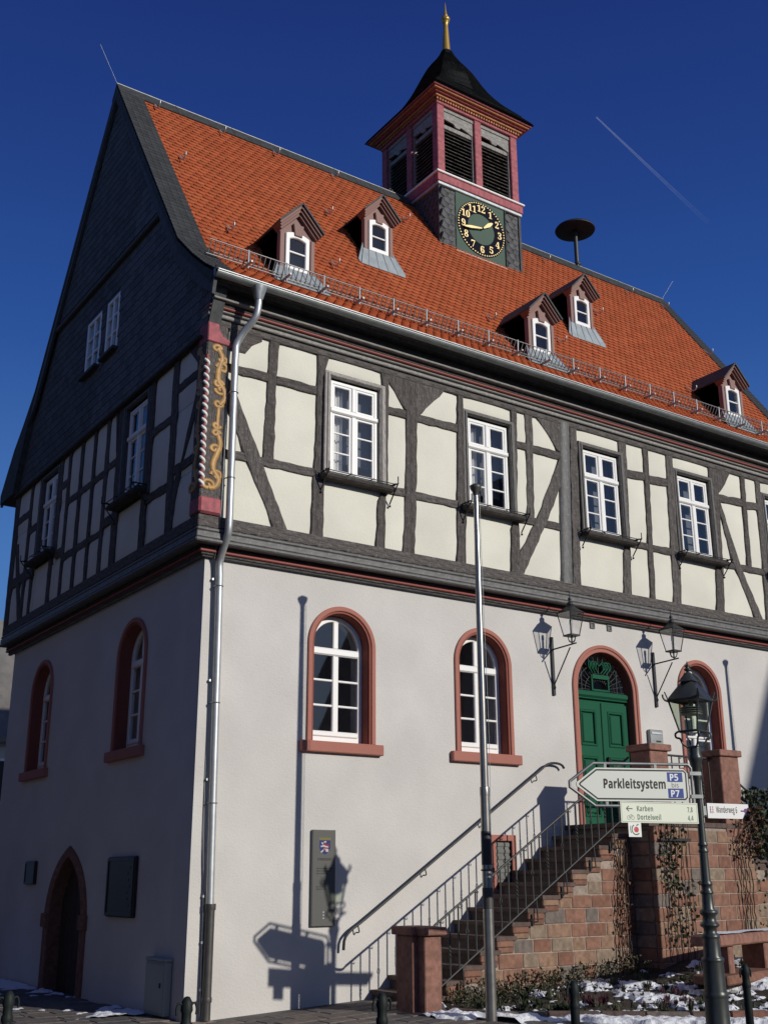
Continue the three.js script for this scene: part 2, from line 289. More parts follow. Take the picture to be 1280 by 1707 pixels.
function casementWindow(cx, onSide, worn, curtain) {
  const yb = 7.47, yt = 9.03, w = .875, z = .165, r = w / 2;
  const fs = shape(rect(-r, r, yb, yt)); fs.holes.push(shape(rect(-r + .055, r - .055, yb + .06, yt - .055)));
  const win = mesh('window', ex(fs, z - .07, z, .008), M.white, hall);
  const ty = 8.49;
  span('transom', -r - .01, r + .01, ty, ty + .085, z - .05, z + .03, M.white, win, .02);
  span('mullion', -.045, .045, yb + .06, ty, z - .05, z + .012, M.white, win, .012);
  span('mullion', -.04, .04, ty + .085, yt - .055, z - .05, z + .01, M.white, win, .012);
  const H = (ty - yb - .06) / 3;
  for (const s of [-1, 1]) {
    const xa = s < 0 ? -r + .055 : .045, xb = s < 0 ? -.045 : r - .055;
    for (const [a, b] of [[yb + .06, ty], [ty + .085, yt - .055]]) { const sh = shape(rect(xa, xb, a, b)); sh.holes.push(shape(rect(xa + .035, xb - .035, a + .035, b - .035))); mesh('sash', ex(sh, z - .04, z - .008, .006), M.white, win); }
    for (let k = 0; k < 3; k++) { paneAt(win, xa + .03, xb - .03, yb + .06 + k * H + (k ? 0 : .03), yb + .06 + (k + 1) * H - (k == 2 ? .03 : 0), z - .028); if (k) span('glazing_bar', xa + .03, xb - .03, yb + .06 + k * H - .013, yb + .06 + k * H + .013, z - .04, z - .012, M.white, win, .006); }
    paneAt(win, xa + .03, xb - .03, ty + .11, yt - .085, z - .028);
  }
  // moulded timber casing and projecting sill trough
  const oc = shape([[-.575, 7.40], [.575, 7.40], [.565, 9.15], [-.565, 9.15]]); oc.holes.push(shape(rect(-.455, .455, 7.46, 9.06)));
  mesh('casing', ex(oc, .05, J + .058, .012), worn ? M.casingWorn : M.casing, win);
  const oi = shape(rect(-.525, .525, 7.41, 9.11)); oi.holes.push(shape(rect(-.475, .475, 7.455, 9.07)));
  mesh('casing_moulding', ex(oi, J + .045, J + .075, .012), worn ? M.casingWorn : M.casing, win);
  const sill = mesh('sill_board', cbox(1.28, .09, .2, .03), M.darkWood, win, 0, 7.375, J + .12);
  if (!onSide) mesh('sky_tint_sheet', b2(-r + .02, r - .02, yb + (curtain ? .3 : .02), yt - .02, -.062, -.058), M.skyTint, win);  // added sheet behind the glass, its colour imitates reflected sky
  if (curtain) { const g = new THREE.PlaneGeometry(.30, 1.42, 24, 1), p = g.attributes.position; for (let i = 0; i < p.count; i++) p.setZ(i, .02 * Math.sin(p.getX(i) * 95)); g.computeVertexNormals(); mesh('curtain', g.toNonIndexed(), M.curtain, win, -.25, 8.25, -.03); mesh('curtain', g.clone().scale(.4, 1, 1).toNonIndexed(), M.curtain, win, .1, 8.25, -.03); }
  if (onSide) { win.rotation.y = -Math.PI / 2; win.position.set(0, 0, cx); } else win.position.x = cx;
  // iron flower-box rack on brackets
  const rk = mesh('flower_box_rack', merge([0, .05, .1].map(k => bar([-.66, 7.44, J + .1 + k * 1.4], [.66, 7.44, J + .1 + k * 1.4], .008)).concat([-.6, -.2, .2, .6].map(x => bar([x, 7.445, J + .08], [x, 7.445, J + .26], .008)))), M.iron, hall);
  for (const x of [-.62, .62]) mesh('bracket', merge([bar([x, 7.44, J + .06], [x, 7.44, J + .31], .011), bar([x, 7.44, J + .3], [x, 7.16, J + .06], .011), bar([x, 7.45, J + .3], [x, 7.55, J + .3], .009), new THREE.SphereGeometry(.02, 8, 6).translate(x, 7.13, J + .07)]), M.iron, rk);
  rk.position.copy(win.position); rk.rotation.copy(win.rotation);
}
[[2.335, true, true], [5.02, false, true], [7.66], [10.13], [12.74]].forEach(a => casementWindow(a[0], false, a[1], a[2]));
[-2.36, -6.56].forEach(z => casementWindow(z, true));

// --- timber frame, front
const T0 = J - .01;
function timberF(name, pts, dz, onSide, m) { const g = ex(roughPoly(pts, .011), T0, J + .055 + dz, .008); return mesh(name, onSide ? side(g) : g, m || pick([M.timber, M.timber, M.timber2]), hall); }
const postsF = [
  [[.74, 7.42], [.92, 7.42], [.925, 8.8], [.97, 9.4], [.80, 9.4], [.78, 8.8]],
  [[1.565, 6.4], [1.78, 6.4], [1.79, 7.3], [1.71, 7.42], [1.73, 9.0], [1.83, 9.33], [1.83, 9.4], [1.63, 9.4], [1.63, 8.1], [1.6, 7.4]],
  [[2.72, 6.4], [2.88, 6.4], [2.9, 7.3], [2.94, 7.46], [2.96, 9.19], [3.0, 9.4], [2.81, 9.4], [2.86, 9.0], [2.86, 7.4], [2.76, 7.2]],
  [[3.21, 6.4], [3.44, 6.4], [3.48, 7.34], [3.52, 8.64], [3.53, 9.4], [3.3, 9.4], [3.3, 8.83], [3.28, 7.58]],
  [[4.275, 6.4], [4.45, 6.4], [4.49, 7.3], [4.46, 7.4], [4.48, 9.4], [4.37, 9.4], [4.31, 7.5]],
  [[5.4, 6.4], [5.59, 6.4], [5.61, 7.2], [5.59, 7.48], [5.64, 8.8], [5.66, 9.4], [5.53, 9.4], [5.52, 7.4], [5.43, 7.2]],
  [[5.8, 7.45], [5.96, 7.45], [6.01, 8.8], [6.02, 9.4], [5.84, 9.4], [5.85, 8.8]],
  [[6.78, 6.4], [6.95, 6.4], [7.02, 7.4], [7.08, 9.4], [6.91, 9.4]],
  [[8.0, 6.4], [8.2, 6.4], [8.25, 7.2], [8.26, 7.53], [8.32, 8.85], [8.34, 9.4], [8.13, 9.4], [8.17, 7.4], [8.07, 7.2]],
  [[8.68, 6.4], [8.81, 6.4], [8.85, 7.52], [8.90, 8.89], [8.93, 9.42], [8.77, 9.42], [8.77, 8.9], [8.72, 7.54]],
  [[9.28, 6.4], [9.49, 6.4], [9.55, 7.2], [9.53, 7.4], [9.58, 9.1], [9.6, 9.42], [9.42, 9.42], [9.39, 8.89], [9.33, 7.55]],
  [[10.46, 6.4], [10.69, 6.4], [10.77, 7.2], [10.79, 7.5], [10.86, 8.9], [10.9, 9.42], [10.62, 9.42], [10.62, 7.4], [10.55, 7.2]],
  [[11.52, 7.45], [11.64, 7.45], [11.72, 9.42], [11.58, 9.42]],
  [[11.93, 6.4], [12.1, 6.4], [12.16, 7.5], [12.19, 9.42], [12.04, 9.42], [11.99, 7.5]],
  [[13.28, 6.4], [13.46, 6.4], [13.48, 9.42], [13.3, 9.42]], [[14.5, 6.4], [14.8, 6.4], [14.8, 9.42], [14.5, 9.42]]];
for (const p of postsF) timberF('post', p, 0);
for (const [a, b] of [[.1, .79], [.93, 1.63], [2.95, 3.3], [3.5, 4.35], [5.62, 5.86], [6.0, 6.64], [8.3, 8.78], [8.9, 9.4], [10.85, 11.6], [11.66, 12.05], [13.46, 14.5]]) timberF('rail', [[a, 8.69], [b, 8.69 + (a > 8 ? .04 : 0)], [b, 8.83 + (a > 8 ? .05 : 0)], [a, 8.82 + (a > 8 ? .03 : 0)]], -.004);
for (const [a, b] of [[.1, .5], [.62, 1.6], [2.93, 3.27], [3.47, 4.32], [5.6, 6.55], [8.25, 8.73], [8.84, 9.34], [10.78, 12.0], [13.46, 14.5]]) timberF('rail', [[a, 7.35], [b, 7.36], [b, 7.49], [a, 7.48]], -.004);
for (const p of [
  [[.1, 8.2], [.38, 7.58], [.56, 7.2], [.95, 6.42], [1.18, 6.42], [.91, 7.0], [.67, 7.53], [.38, 8.12], [.2, 8.52], [.1, 8.6]],
  [[5.5, 6.41], [5.65, 6.41], [5.96, 6.97], [6.28, 7.53], [6.61, 8.18], [6.62, 8.72], [6.3, 8.08], [6.03, 7.5], [5.58, 6.77]],
  [[10.83, 8.45], [11.05, 7.54], [11.58, 6.42], [11.82, 6.42], [11.32, 7.39], [10.88, 8.68], [10.85, 8.72]]]) timberF('brace', p, .005);
for (const p of [
  [[.12, 9.03], [.39, 9.04], [.5, 9.2], [.66, 9.31], [.66, 9.4], [.12, 9.4]],
  [[2.92, 9.41], [2.99, 9.2], [3.14, 9.0], [3.28, 8.84], [3.36, 8.82], [3.36, 9.41]], [[3.48, 9.41], [3.48, 8.76], [3.62, 8.85], [3.78, 9.04], [3.98, 9.23], [4.07, 9.35], [4.07, 9.41]],
  [[6.04, 9.41], [6.12, 9.36], [6.32, 9.15], [6.47, 8.98], [6.58, 8.84], [6.68, 8.82], [6.68, 9.41]], [[10.84, 9.41], [10.84, 8.86], [10.9, 8.9], [11.08, 9.1], [11.26, 9.36], [11.26, 9.41]]]) timberF('knee_brace', p, .0025);
{ // half-round carved column between second and third window
  const g = new THREE.CylinderGeometry(.135, .135, 3.0, 20, 1, false, -Math.PI / 2, Math.PI).toNonIndexed(); const p = g.attributes.position;
  for (let i = 0; i < p.count; i++) { const y = p.getY(i) + 1.5; p.setZ(i, p.getZ(i) * .55); p.setX(i, p.getX(i) + 6.645 + .135 * (y / 3)); }
  g.computeVertexNormals(); mesh('half_round_post', g.translate(0, 7.92, J + .012), M.greyWood, hall);
}
// plaster infill panels, each slightly cushioned between the timbers
function panel(x0, x1, y0, y1, onSide) {
  const n = 5, g = new THREE.PlaneGeometry(x1 - x0 - .006, y1 - y0 - .006, n, n), p = g.attributes.position, W = (x1 - x0) / 2, H = (y1 - y0) / 2;
  for (let i = 0; i < p.count; i++) { const a = p.getX(i) / W, b = p.getY(i) / H; p.setZ(i, (1 - a * a * a * a) * (1 - b * b * b * b) * .028 + (hash(i, x0 * 100, 7) - .5) * .004); }
  g.translate((x0 + x1) / 2, (y0 + y1) / 2, J + .012); g.computeVertexNormals(); const q = g.toNonIndexed();
  mesh('infill_panel', onSide ? side(q) : q, M.cream, hall);
}
{
  const cells = (cols, y0, y1, skip = [], s = false) => { for (let i = 0; i < cols.length - 1; i++) if (!skip.includes(i)) panel(cols[i], cols[i + 1], y0, y1, s); };
  cells([.08, .87, 1.68], 8.75, 9.43); cells([2.9, 3.38, 4.38], 8.75, 9.43); cells([5.58, 5.93, 6.62], 8.75, 9.43); cells([8.24, 8.83, 9.46], 8.78, 9.45); cells([10.75, 11.64, 12.1], 8.78, 9.45); panel(13.36, 14.6, 8.78, 9.45);
  cells([.08, .85, 1.66], 7.42, 8.75); cells([2.9, 3.38, 4.38], 7.42, 8.75); cells([5.57, 5.90, 6.6], 7.42, 8.75); cells([8.22, 8.8, 9.43], 7.42, 8.78); cells([10.72, 11.6, 12.07], 7.42, 8.78); panel(13.36, 14.6, 7.42, 8.78);
  for (const [a, b] of [[1.68, 2.9], [4.42, 5.58], [7.0, 8.24], [9.48, 10.72], [12.12, 13.36]]) { panel(a, b, 9.1, 9.45); panel(a, b - .08, 6.38, 7.42); }
  cells([.08, 1.66], 6.38, 7.42); cells([2.83, 3.34, 4.38], 6.38, 7.42); panel(5.52, 6.6, 6.38, 7.42); cells([8.17, 8.75, 9.46], 6.38, 7.42); panel(10.66, 12.03, 6.38, 7.42); panel(13.36, 14.6, 6.38, 7.42);
  // side wall (first coordinate along z)
  for (const [a, b, y0, y1] of [[-.96, -.77, 6.4, 9.25], [-1.79, -1.66, 7.3, 9.25], [-1.95, -1.75, 6.4, 7.35], [-3.15, -2.92, 6.4, 9.25], [-3.68, -3.56, 6.4, 9.25], [-4.30, -4.19, 6.4, 9.25], [-4.95, -4.82, 6.4, 9.25], [-5.58, -5.49, 6.4, 9.25], [-6.02, -5.9, 7.3, 9.25], [-6.26, -6.1, 6.4, 7.3], [-7.2, -7.05, 7.3, 9.25], [-7.33, -7.2, 6.4, 7.3], [-7.79, -7.66, 6.4, 9.25], [-8.78, -8.52, 6.3, 9.3]]) timberF('post', [[a - .01, y0], [b - .02, y0], [b + .01, y1], [a, y1]], 0, true);
  for (const [a, b, y0, y1] of [[-.79, 0, 8.61, 8.75], [-.77, 0, 7.3, 7.44], [-1.7, -.95, 8.2, 8.33], [-1.72, -.96, 7.12, 7.26], [-3.58, -3.13, 8.21, 8.34], [-4.2, -3.66, 8.15, 8.28], [-4.83, -4.28, 8.14, 8.26], [-5.5, -4.94, 8.14, 8.26], [-5.92, -5.57, 8.54, 8.69], [-3.58, -3.13, 7.2, 7.36], [-4.2, -3.66, 7.09, 7.21], [-4.83, -4.28, 7.09, 7.22], [-5.5, -4.94, 7.08, 7.22], [-5.92, -5.57, 7.22, 7.38], [-7.67, -7.18, 8.12, 8.27], [-8.55, -7.77, 8.53, 8.69], [-8.55, -7.2, 7.2, 7.4]]) timberF('rail', rect(a, b, y0, y1), -.004, true);
  timberF('brace', [[-.93, 6.42], [-.74, 6.42], [-.52, 7.3], [-.22, 7.77], [.0, 8.25], [.0, 8.6], [-.5, 7.42], [-.62, 7.3], [-.92, 6.7]], .005, true); timberF('brace', [[-8.5, 8.1], [-8.32, 8.1], [-7.7, 6.42], [-7.88, 6.42]], .005, true);
  timberF('knee_brace', [[-.44, 9.26], [-.4, 9.16], [-.02, 8.76], [.02, 8.76], [.02, 9.26]], .0025, true); timberF('knee_brace', [[-3.2, 9.26], [-3.16, 8.4], [-3.1, 8.75], [-3.16, 9.02], [-3.36, 9.2]], .0025, true);
  const cols = [-8.65, -7.72, -7.12, -5.96, -5.53, -4.88, -4.24, -3.62, -3.03, -1.73, -.87, .0];
  for (const [y0, y1] of [[6.38, 7.2], [7.2, 8.3], [8.3, 9.28]]) for (let i = 0; i < cols.length - 1; i++) { if (i === 2 || i === 8) { if (y0 < 7) panel(cols[i], cols[i + 1], 6.38, 7.3, true); else if (y0 > 8) panel(cols[i], cols[i + 1], 9.1, 9.28, true); } else if (y0 < 7 && false) 0; else panel(cols[i], cols[i + 1], y0, y1, true); }
}
// --- horizontal timbers and mouldings (front piece runs past the corner, side piece butts against it)
function band(name, y0, y1, out, m, inn = 0, c = .012) {
  span(name, -out, LEN + .22, y0, y1, inn, out, m, hall, c);
  span(name, -out, -inn + .001, y0, y1, BACK - .2, inn - .001, m, hall, c);
}
band('sill_beam', 6.275, 6.45, .236, M.timber2, .1); band('fascia_moulding', 6.214, 6.27, .25, M.greyWood, .1, .018); band('fascia_board', 6.118, 6.208, .255, M.greyWood, .1, .01); band('fascia_lip', 6.055, 6.112, .275, M.greyWood, .08, .022); band('jetty_soffit', 6.0, 6.053, .13, M.darkWood, .0); band('red_moulding', 5.957, 5.995, .135, M.redPaint, .02, .016); band('grey_moulding', 5.903, 5.953, .08, M.greyWood, .01, .016);
span('top_plate', -.234, LEN + .22, 9.365, 9.47, .1, .234, M.timber2, hall); span('top_plate', -.234, -.1, 9.22, 9.40, BACK - .2, .098, M.timber, hall);
for (const [n, y0, y1, o, m] of [['cornice_moulding', 9.475, 9.535, .285, M.paleWood], ['cornice_moulding', 9.555, 9.585, .31, M.paleWood], ['red_moulding', 9.6, 9.64, .335, M.redPaint]]) span(n, -.26, LEN + .25, y0, y1, .05, o, m, hall, .012);
mesh('eave_soffit', ex([[.05, 9.642], [.33, 9.642], [.335, 9.90], [.60, 9.905], [.60, 9.985], [.05, 9.985]], -LEN - .35, .24).rotateY(-Math.PI / 2), M.soffit, hall);
span('cornice_strip', -.24, LEN + .3, 9.695, 9.728, .33, .42, M.paleWood, hall, .006);
// --- carved corner post
{
  const cp = span('corner_post', -.245, .085, 6.45, 9.365, -.06, .262, M.timber2, hall, .02);
  const off = p => [p[0] - cp.position.x, p[1] - cp.position.y, p[2] - cp.position.z];
  span('post_foot', -.255, .09, 6.452, 6.70, -.065, .285, M.pink, hall, .03);
  mesh('post_capital', ex([[-.25, 9.06], [.13, 9.05], [.13, 9.13], [.0, 9.18], [-.06, 9.26], [-.08, 9.362], [-.25, 9.362]], .0, .285, .012), M.pink, hall);
  // twisted red and white rope on the arris
  const rope = mesh('rope_moulding', new THREE.CylinderGeometry(.028, .028, 2.02, 10), M.redPaint, cp, ...off([-.232, 7.83, .258]));
  { const p = []; for (let k = 0; k <= 200; k++) { const a = k / 200 * 17 * 2 * Math.PI; p.push([.022 * Math.cos(a), -.98 + 1.96 * k / 200, .022 * Math.sin(a)]); } mesh('rope_strand', tube(p, .025, 400, 6), M.white, cp, ...off([-.234, 7.83, .26])); }
  // gilt scrollwork: a chain of volutes
  const spiral = (cx, cy, r, a0, turns, dir) => { const pts = []; for (let k = 0; k <= 18; k++) { const t = k / 18, a = a0 + dir * t * turns * 2 * Math.PI, q = r * (1 - t * .85); pts.push([cx + q * Math.cos(a), cy + q * Math.sin(a), 0]); } return pts; };
  const scroll = [];
  const path = (pts, r) => scroll.push(tube(pts.map(p => [p[0], p[1], 0]), r, 26, 6));
  path([[-.1, 6.83], [-.02, 6.86], [.02, 6.98], [-.05, 7.1], [-.06, 7.2], [-.02, 7.34], [.02, 7.5], [.0, 7.62]], .04); path([[.0, 7.62], [-.02, 7.7], [-.02, 8.0], [-.01, 8.1]], .024); path([[-.01, 8.1], [.05, 8.2], [.04, 8.34], [-.03, 8.45], [-.05, 8.55], [-.03, 8.7], [.0, 8.85], [-.06, 8.98]], .04);
  for (const a of [[-.12, 6.87, .075, 0, 1.2, 1], [.0, 7.03, .07, Math.PI, 1.2, -1], [-.05, 7.42, .06, 0, 1.1, 1], [-.04, 7.66, .05, 0, 1.1, 1], [-.04, 7.78, .05, 0, 1.1, -1], [-.03, 8.12, .055, 0, 1.1, -1], [.0, 8.34, .07, Math.PI, 1.2, 1], [-.04, 8.42, .06, 0, 1.1, 1], [.01, 8.68, .075, Math.PI, 1.2, -1], [.02, 8.82, .055, Math.PI, 1.1, 1], [-.08, 8.97, .055, 0, 1.1, 1]]) scroll.push(tube(spiral(a[0], a[1], a[2] * 1.15, a[3], a[4], a[5]), .029, 34, 6));
  const sg = merge(scroll); sg.translate(.03, 0, 0).scale(1.18, 1, .5).translate(-.035, 0, 0);
  mesh('gilt_scrollwork', sg.clone().translate(0, 0, .262), M.goldPaint, hall);
  mesh('gilt_scrollwork', sg.clone().translate(.12, 0, .247).rotateY(-Math.PI / 2), M.goldPaint, hall);
}
// --- portal
{
  const ring = archRing(DOORX, 1.56, 1.44, 2.462, 5.50, 5.44);
  const ring2 = archRing(DOORX, 1.44, 1.31, 2.462, 5.44, 5.378);
  mesh('portal_surround', ex(ring, -.02, .035, .01), M.trim, hall); mesh('portal_surround', ex(ring2, -.03, .018, .008), M.trim, hall);
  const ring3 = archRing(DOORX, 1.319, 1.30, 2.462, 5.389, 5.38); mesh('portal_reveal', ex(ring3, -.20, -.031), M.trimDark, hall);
  const D = mesh('entrance_door', ex(rect(DOORX - .65, DOORX + .65, 2.47, 4.60), -.20, -.16), M.door, hall);
  for (const s of [-1, 1]) {
    const x0 = s < 0 ? DOORX - .64 : DOORX + .012, x1 = s < 0 ? DOORX - .012 : DOORX + .64;
    const leaf = shape(rect(x0, x1, 2.48, 4.52)); const holes = [[2.62, 3.02], [3.16, 3.6], [3.78, 4.38]];
    for (const [a, b] of holes) leaf.holes.push(shape(rect(x0 + .13, x1 - .13, a, b)));
    mesh('door_leaf', ex(leaf, -.159, -.13, .008), M.door, D);
    for (const [a, b] of holes) { const f = shape(rect(x0 + .13, x1 - .13, a, b)); f.holes.push(shape(rect(x0 + .165, x1 - .165, a + .035, b - .035))); mesh('panel_moulding', ex(f, -.159, -.118, .012), M.door, D); mesh('door_panel', ex(rect(x0 + .19, x1 - .19, a + .06, b - .06), -.159, -.132, .015), M.door, D); }
  }
  span('door_post', DOORX - .022, DOORX + .022, 2.48, 4.52, -.15, -.108, M.door, D, .01);
  box('door_handle', .03, .3, .05, DOORX + .07, 3.46, -.1, M.bronze, D, .01); box('door_handle', .02, .02, .12, DOORX + .07, 3.52, -.075, M.bronze, D, .005);
  const tr = span('door_transom', DOORX - .655, DOORX + .655, 4.60, 4.71, -.20, -.085, M.door, hall, .03);
  span('transom_moulding', -.655, .655, -.085, -.06, -.03, .04, M.door, tr, .008);
  // fanlight with wrought grille
  const fan = new THREE.Shape(); const R = .65, yc = 5.38 - R; fan.moveTo(DOORX - R, 4.71); fan.lineTo(DOORX + R, 4.71); fan.lineTo(DOORX + R, yc); fan.absarc(DOORX, yc, R, 0, Math.PI, false); fan.lineTo(DOORX - R, 4.71);
  const fl = mesh('fanlight', new THREE.ShapeGeometry(fan, 20).toNonIndexed(), M.glass, hall, 0, 0, -.19);
  const rays = []; for (let k = 0; k <= 16; k++) { const a = Math.PI * k / 16; rays.push(bar([DOORX + .2 * Math.cos(a), 4.74 + .16 * Math.sin(a), .04], [DOORX + .62 * Math.cos(a), Math.min(yc + .62 * Math.sin(a), 4.74 + .62 * Math.sin(a) + .0), .04], .009, 5)); }
  for (const x of [-.42, .42]) rays.push(bar([DOORX + x, 4.71, .045], [DOORX + x, 5.12, .045], .011, 5));
  for (const r of [.3, .45]) { const pts = []; for (let k = 0; k <= 16; k++) pts.push([DOORX + r * 1.15 * Math.cos(Math.PI * k / 16), 4.73 + r * Math.sin(Math.PI * k / 16), .05]); rays.push(tube(pts, .008, 30, 5)); }
  mesh('fanlight_grille', merge(rays), M.iron, fl);
  const crest = []; crest.push(b2(DOORX - .19, DOORX + .19, 4.93, 5.0, .05, .09), b2(DOORX - .21, DOORX - .18, 4.72, 5.0, .05, .08), b2(DOORX + .18, DOORX + .21, 4.72, 5.0, .05, .08), b2(DOORX - .19, DOORX + .19, 4.72, 4.75, .05, .08));
  for (let k = 0; k < 6; k++) for (const s of [-1, 1]) { const x = DOORX + s * (.03 + k * .035), y = 5.03 + .03 * (k % 2); crest.push(tube([[x, y, .06], [x + s * .06, y + .08, .08], [x + s * .03, y + .17, .07], [x - s * .03, y + .13, .06]], .013, 12, 5)); }
  mesh('fanlight_crest', merge(crest), M.door, fl);
}
// cellar window behind the stairs, wall vents, side portal
{
  const f = shape(rect(4.95, 5.45, 1.4, 2.29)); f.holes.push(shape(rect(5.04, 5.36, 1.5, 2.2)));
  const cw = mesh('cellar_window', ex(f, -.05, .03, .008), M.trim, hall);
  mesh('cellar_grille', merge([b2(5.04, 5.36, 1.5, 2.2, -.04, -.03)].concat([...Array(7)].map((_, k) => b2(5.04, 5.36, 1.55 + k * .095, 1.6 + k * .095, -.028, -.018)))), M.plaqueMetal, cw);
  for (const x of [7.38, 7.79]) { const v = shape(rect(x - .055, x + .055, 5.775, 5.885)); v.holes.push(shape(rect(x - .035, x + .035, 5.795, 5.865))); mesh('wall_vent', merge([ex(v, -.01, .02), b2(x - .04, x + .04, 5.79, 5.87, -.005, .004)]), M.greyWood, hall); }
  const arch = new THREE.Shape(); arch.moveTo(-5.42, -.1); arch.lineTo(-5.42, 1.05); arch.quadraticCurveTo(-5.36, 1.86, -4.47, 2.17); arch.quadraticCurveTo(-3.58, 1.86, -3.52, 1.05); arch.lineTo(-3.52, -.1); arch.lineTo(-3.74, -.1); arch.lineTo(-3.74, 1.05); arch.quadraticCurveTo(-3.78, 1.72, -4.47, 2.0); arch.quadraticCurveTo(-5.16, 1.72, -5.2, 1.05); arch.lineTo(-5.2, -.1); arch.lineTo(-5.42, -.1);
  const sp = mesh('side_portal', side(ex(arch, -.28, .03, .012)), M.stone[1], hall);
  for (const u of [-5.33, -3.61]) mesh('impost_block', side(ex(rect(u - .12, u + .12, .93, 1.14), -.1, .07, .012)), M.stone[1], sp);
  for (let k = 0; k < 7; k++) { const a = -5.2 + k * 1.46 / 7; const top = Math.min(2.0, 1.05 + .95 * Math.sqrt(Math.max(0, 1 - Math.pow(((a + .1) + 4.47) / .74, 2)))); mesh('door_board', side(ex(rect(a + .004, a + .205, -.05, top), -.25, -.19, .008)), M.doorOld, sp); }
}
// ------------------------------------------------------------ roof
const PROF = [[.62, 10.0], [.25, 10.27], [-.2, 10.65], [-.8, 11.224], [-4.28, 16.447]]; // z, y of the front slope from eave to ridge
const segL = []; let roofLen = 0; for (let i = 0; i < PROF.length - 1; i++) { const l = Math.hypot(PROF[i + 1][0] - PROF[i][0], PROF[i + 1][1] - PROF[i][1]); segL.push(l); roofLen += l; }
function roofAt(s) { let i = 0; while (i < segL.length - 1 && s > segL[i]) { s -= segL[i]; i++; } const t = s / segL[i], a = PROF[i], b = PROF[i + 1]; return { z: lerp(a[0], b[0], t), y: lerp(a[1], b[1], t), ang: Math.atan2(b[1] - a[1], a[0] - b[0]) }; }
const roofY = z => { for (let i = 0; i < PROF.length - 1; i++) if (z >= PROF[i + 1][0]) return lerp(PROF[i][1], PROF[i + 1][1], (z - PROF[i][0]) / (PROF[i + 1][0] - PROF[i][0])); return 16.4; };
const XV0 = -.363, XV1 = 15.09, XT0 = .13, XT1 = 14.78;
const roof = (() => {
  const up = PROF.map(p => [p[0], p[1] - .02]), back = PROF.slice(0, -1).reverse().map((p, i) => i === 3 ? [-9.5, 9.42] : [-8.56 - p[0], p[1] - .02]);
  const inn = [[-9.48, 9.22], [-8.62, 9.22], [-7.86, 10.95], [-4.28, 16.13], [-.7, 10.95], [.5, 9.86]];
  const g = ex([...up, ...back, ...inn].map(p => [p[0], p[1]]), -XV1, -XV0).rotateY(-Math.PI / 2);
  return mesh('roof', g, M.slateDark, hall);
})();
const DORM = [[1.64, -.53], [7.02, -.53], [12.58, -.53], [4.17, -1.86], [9.5, -1.86]];
const TWX = 7.86, TWZ = -4.28, TH = 1.185, TD = 1.11;
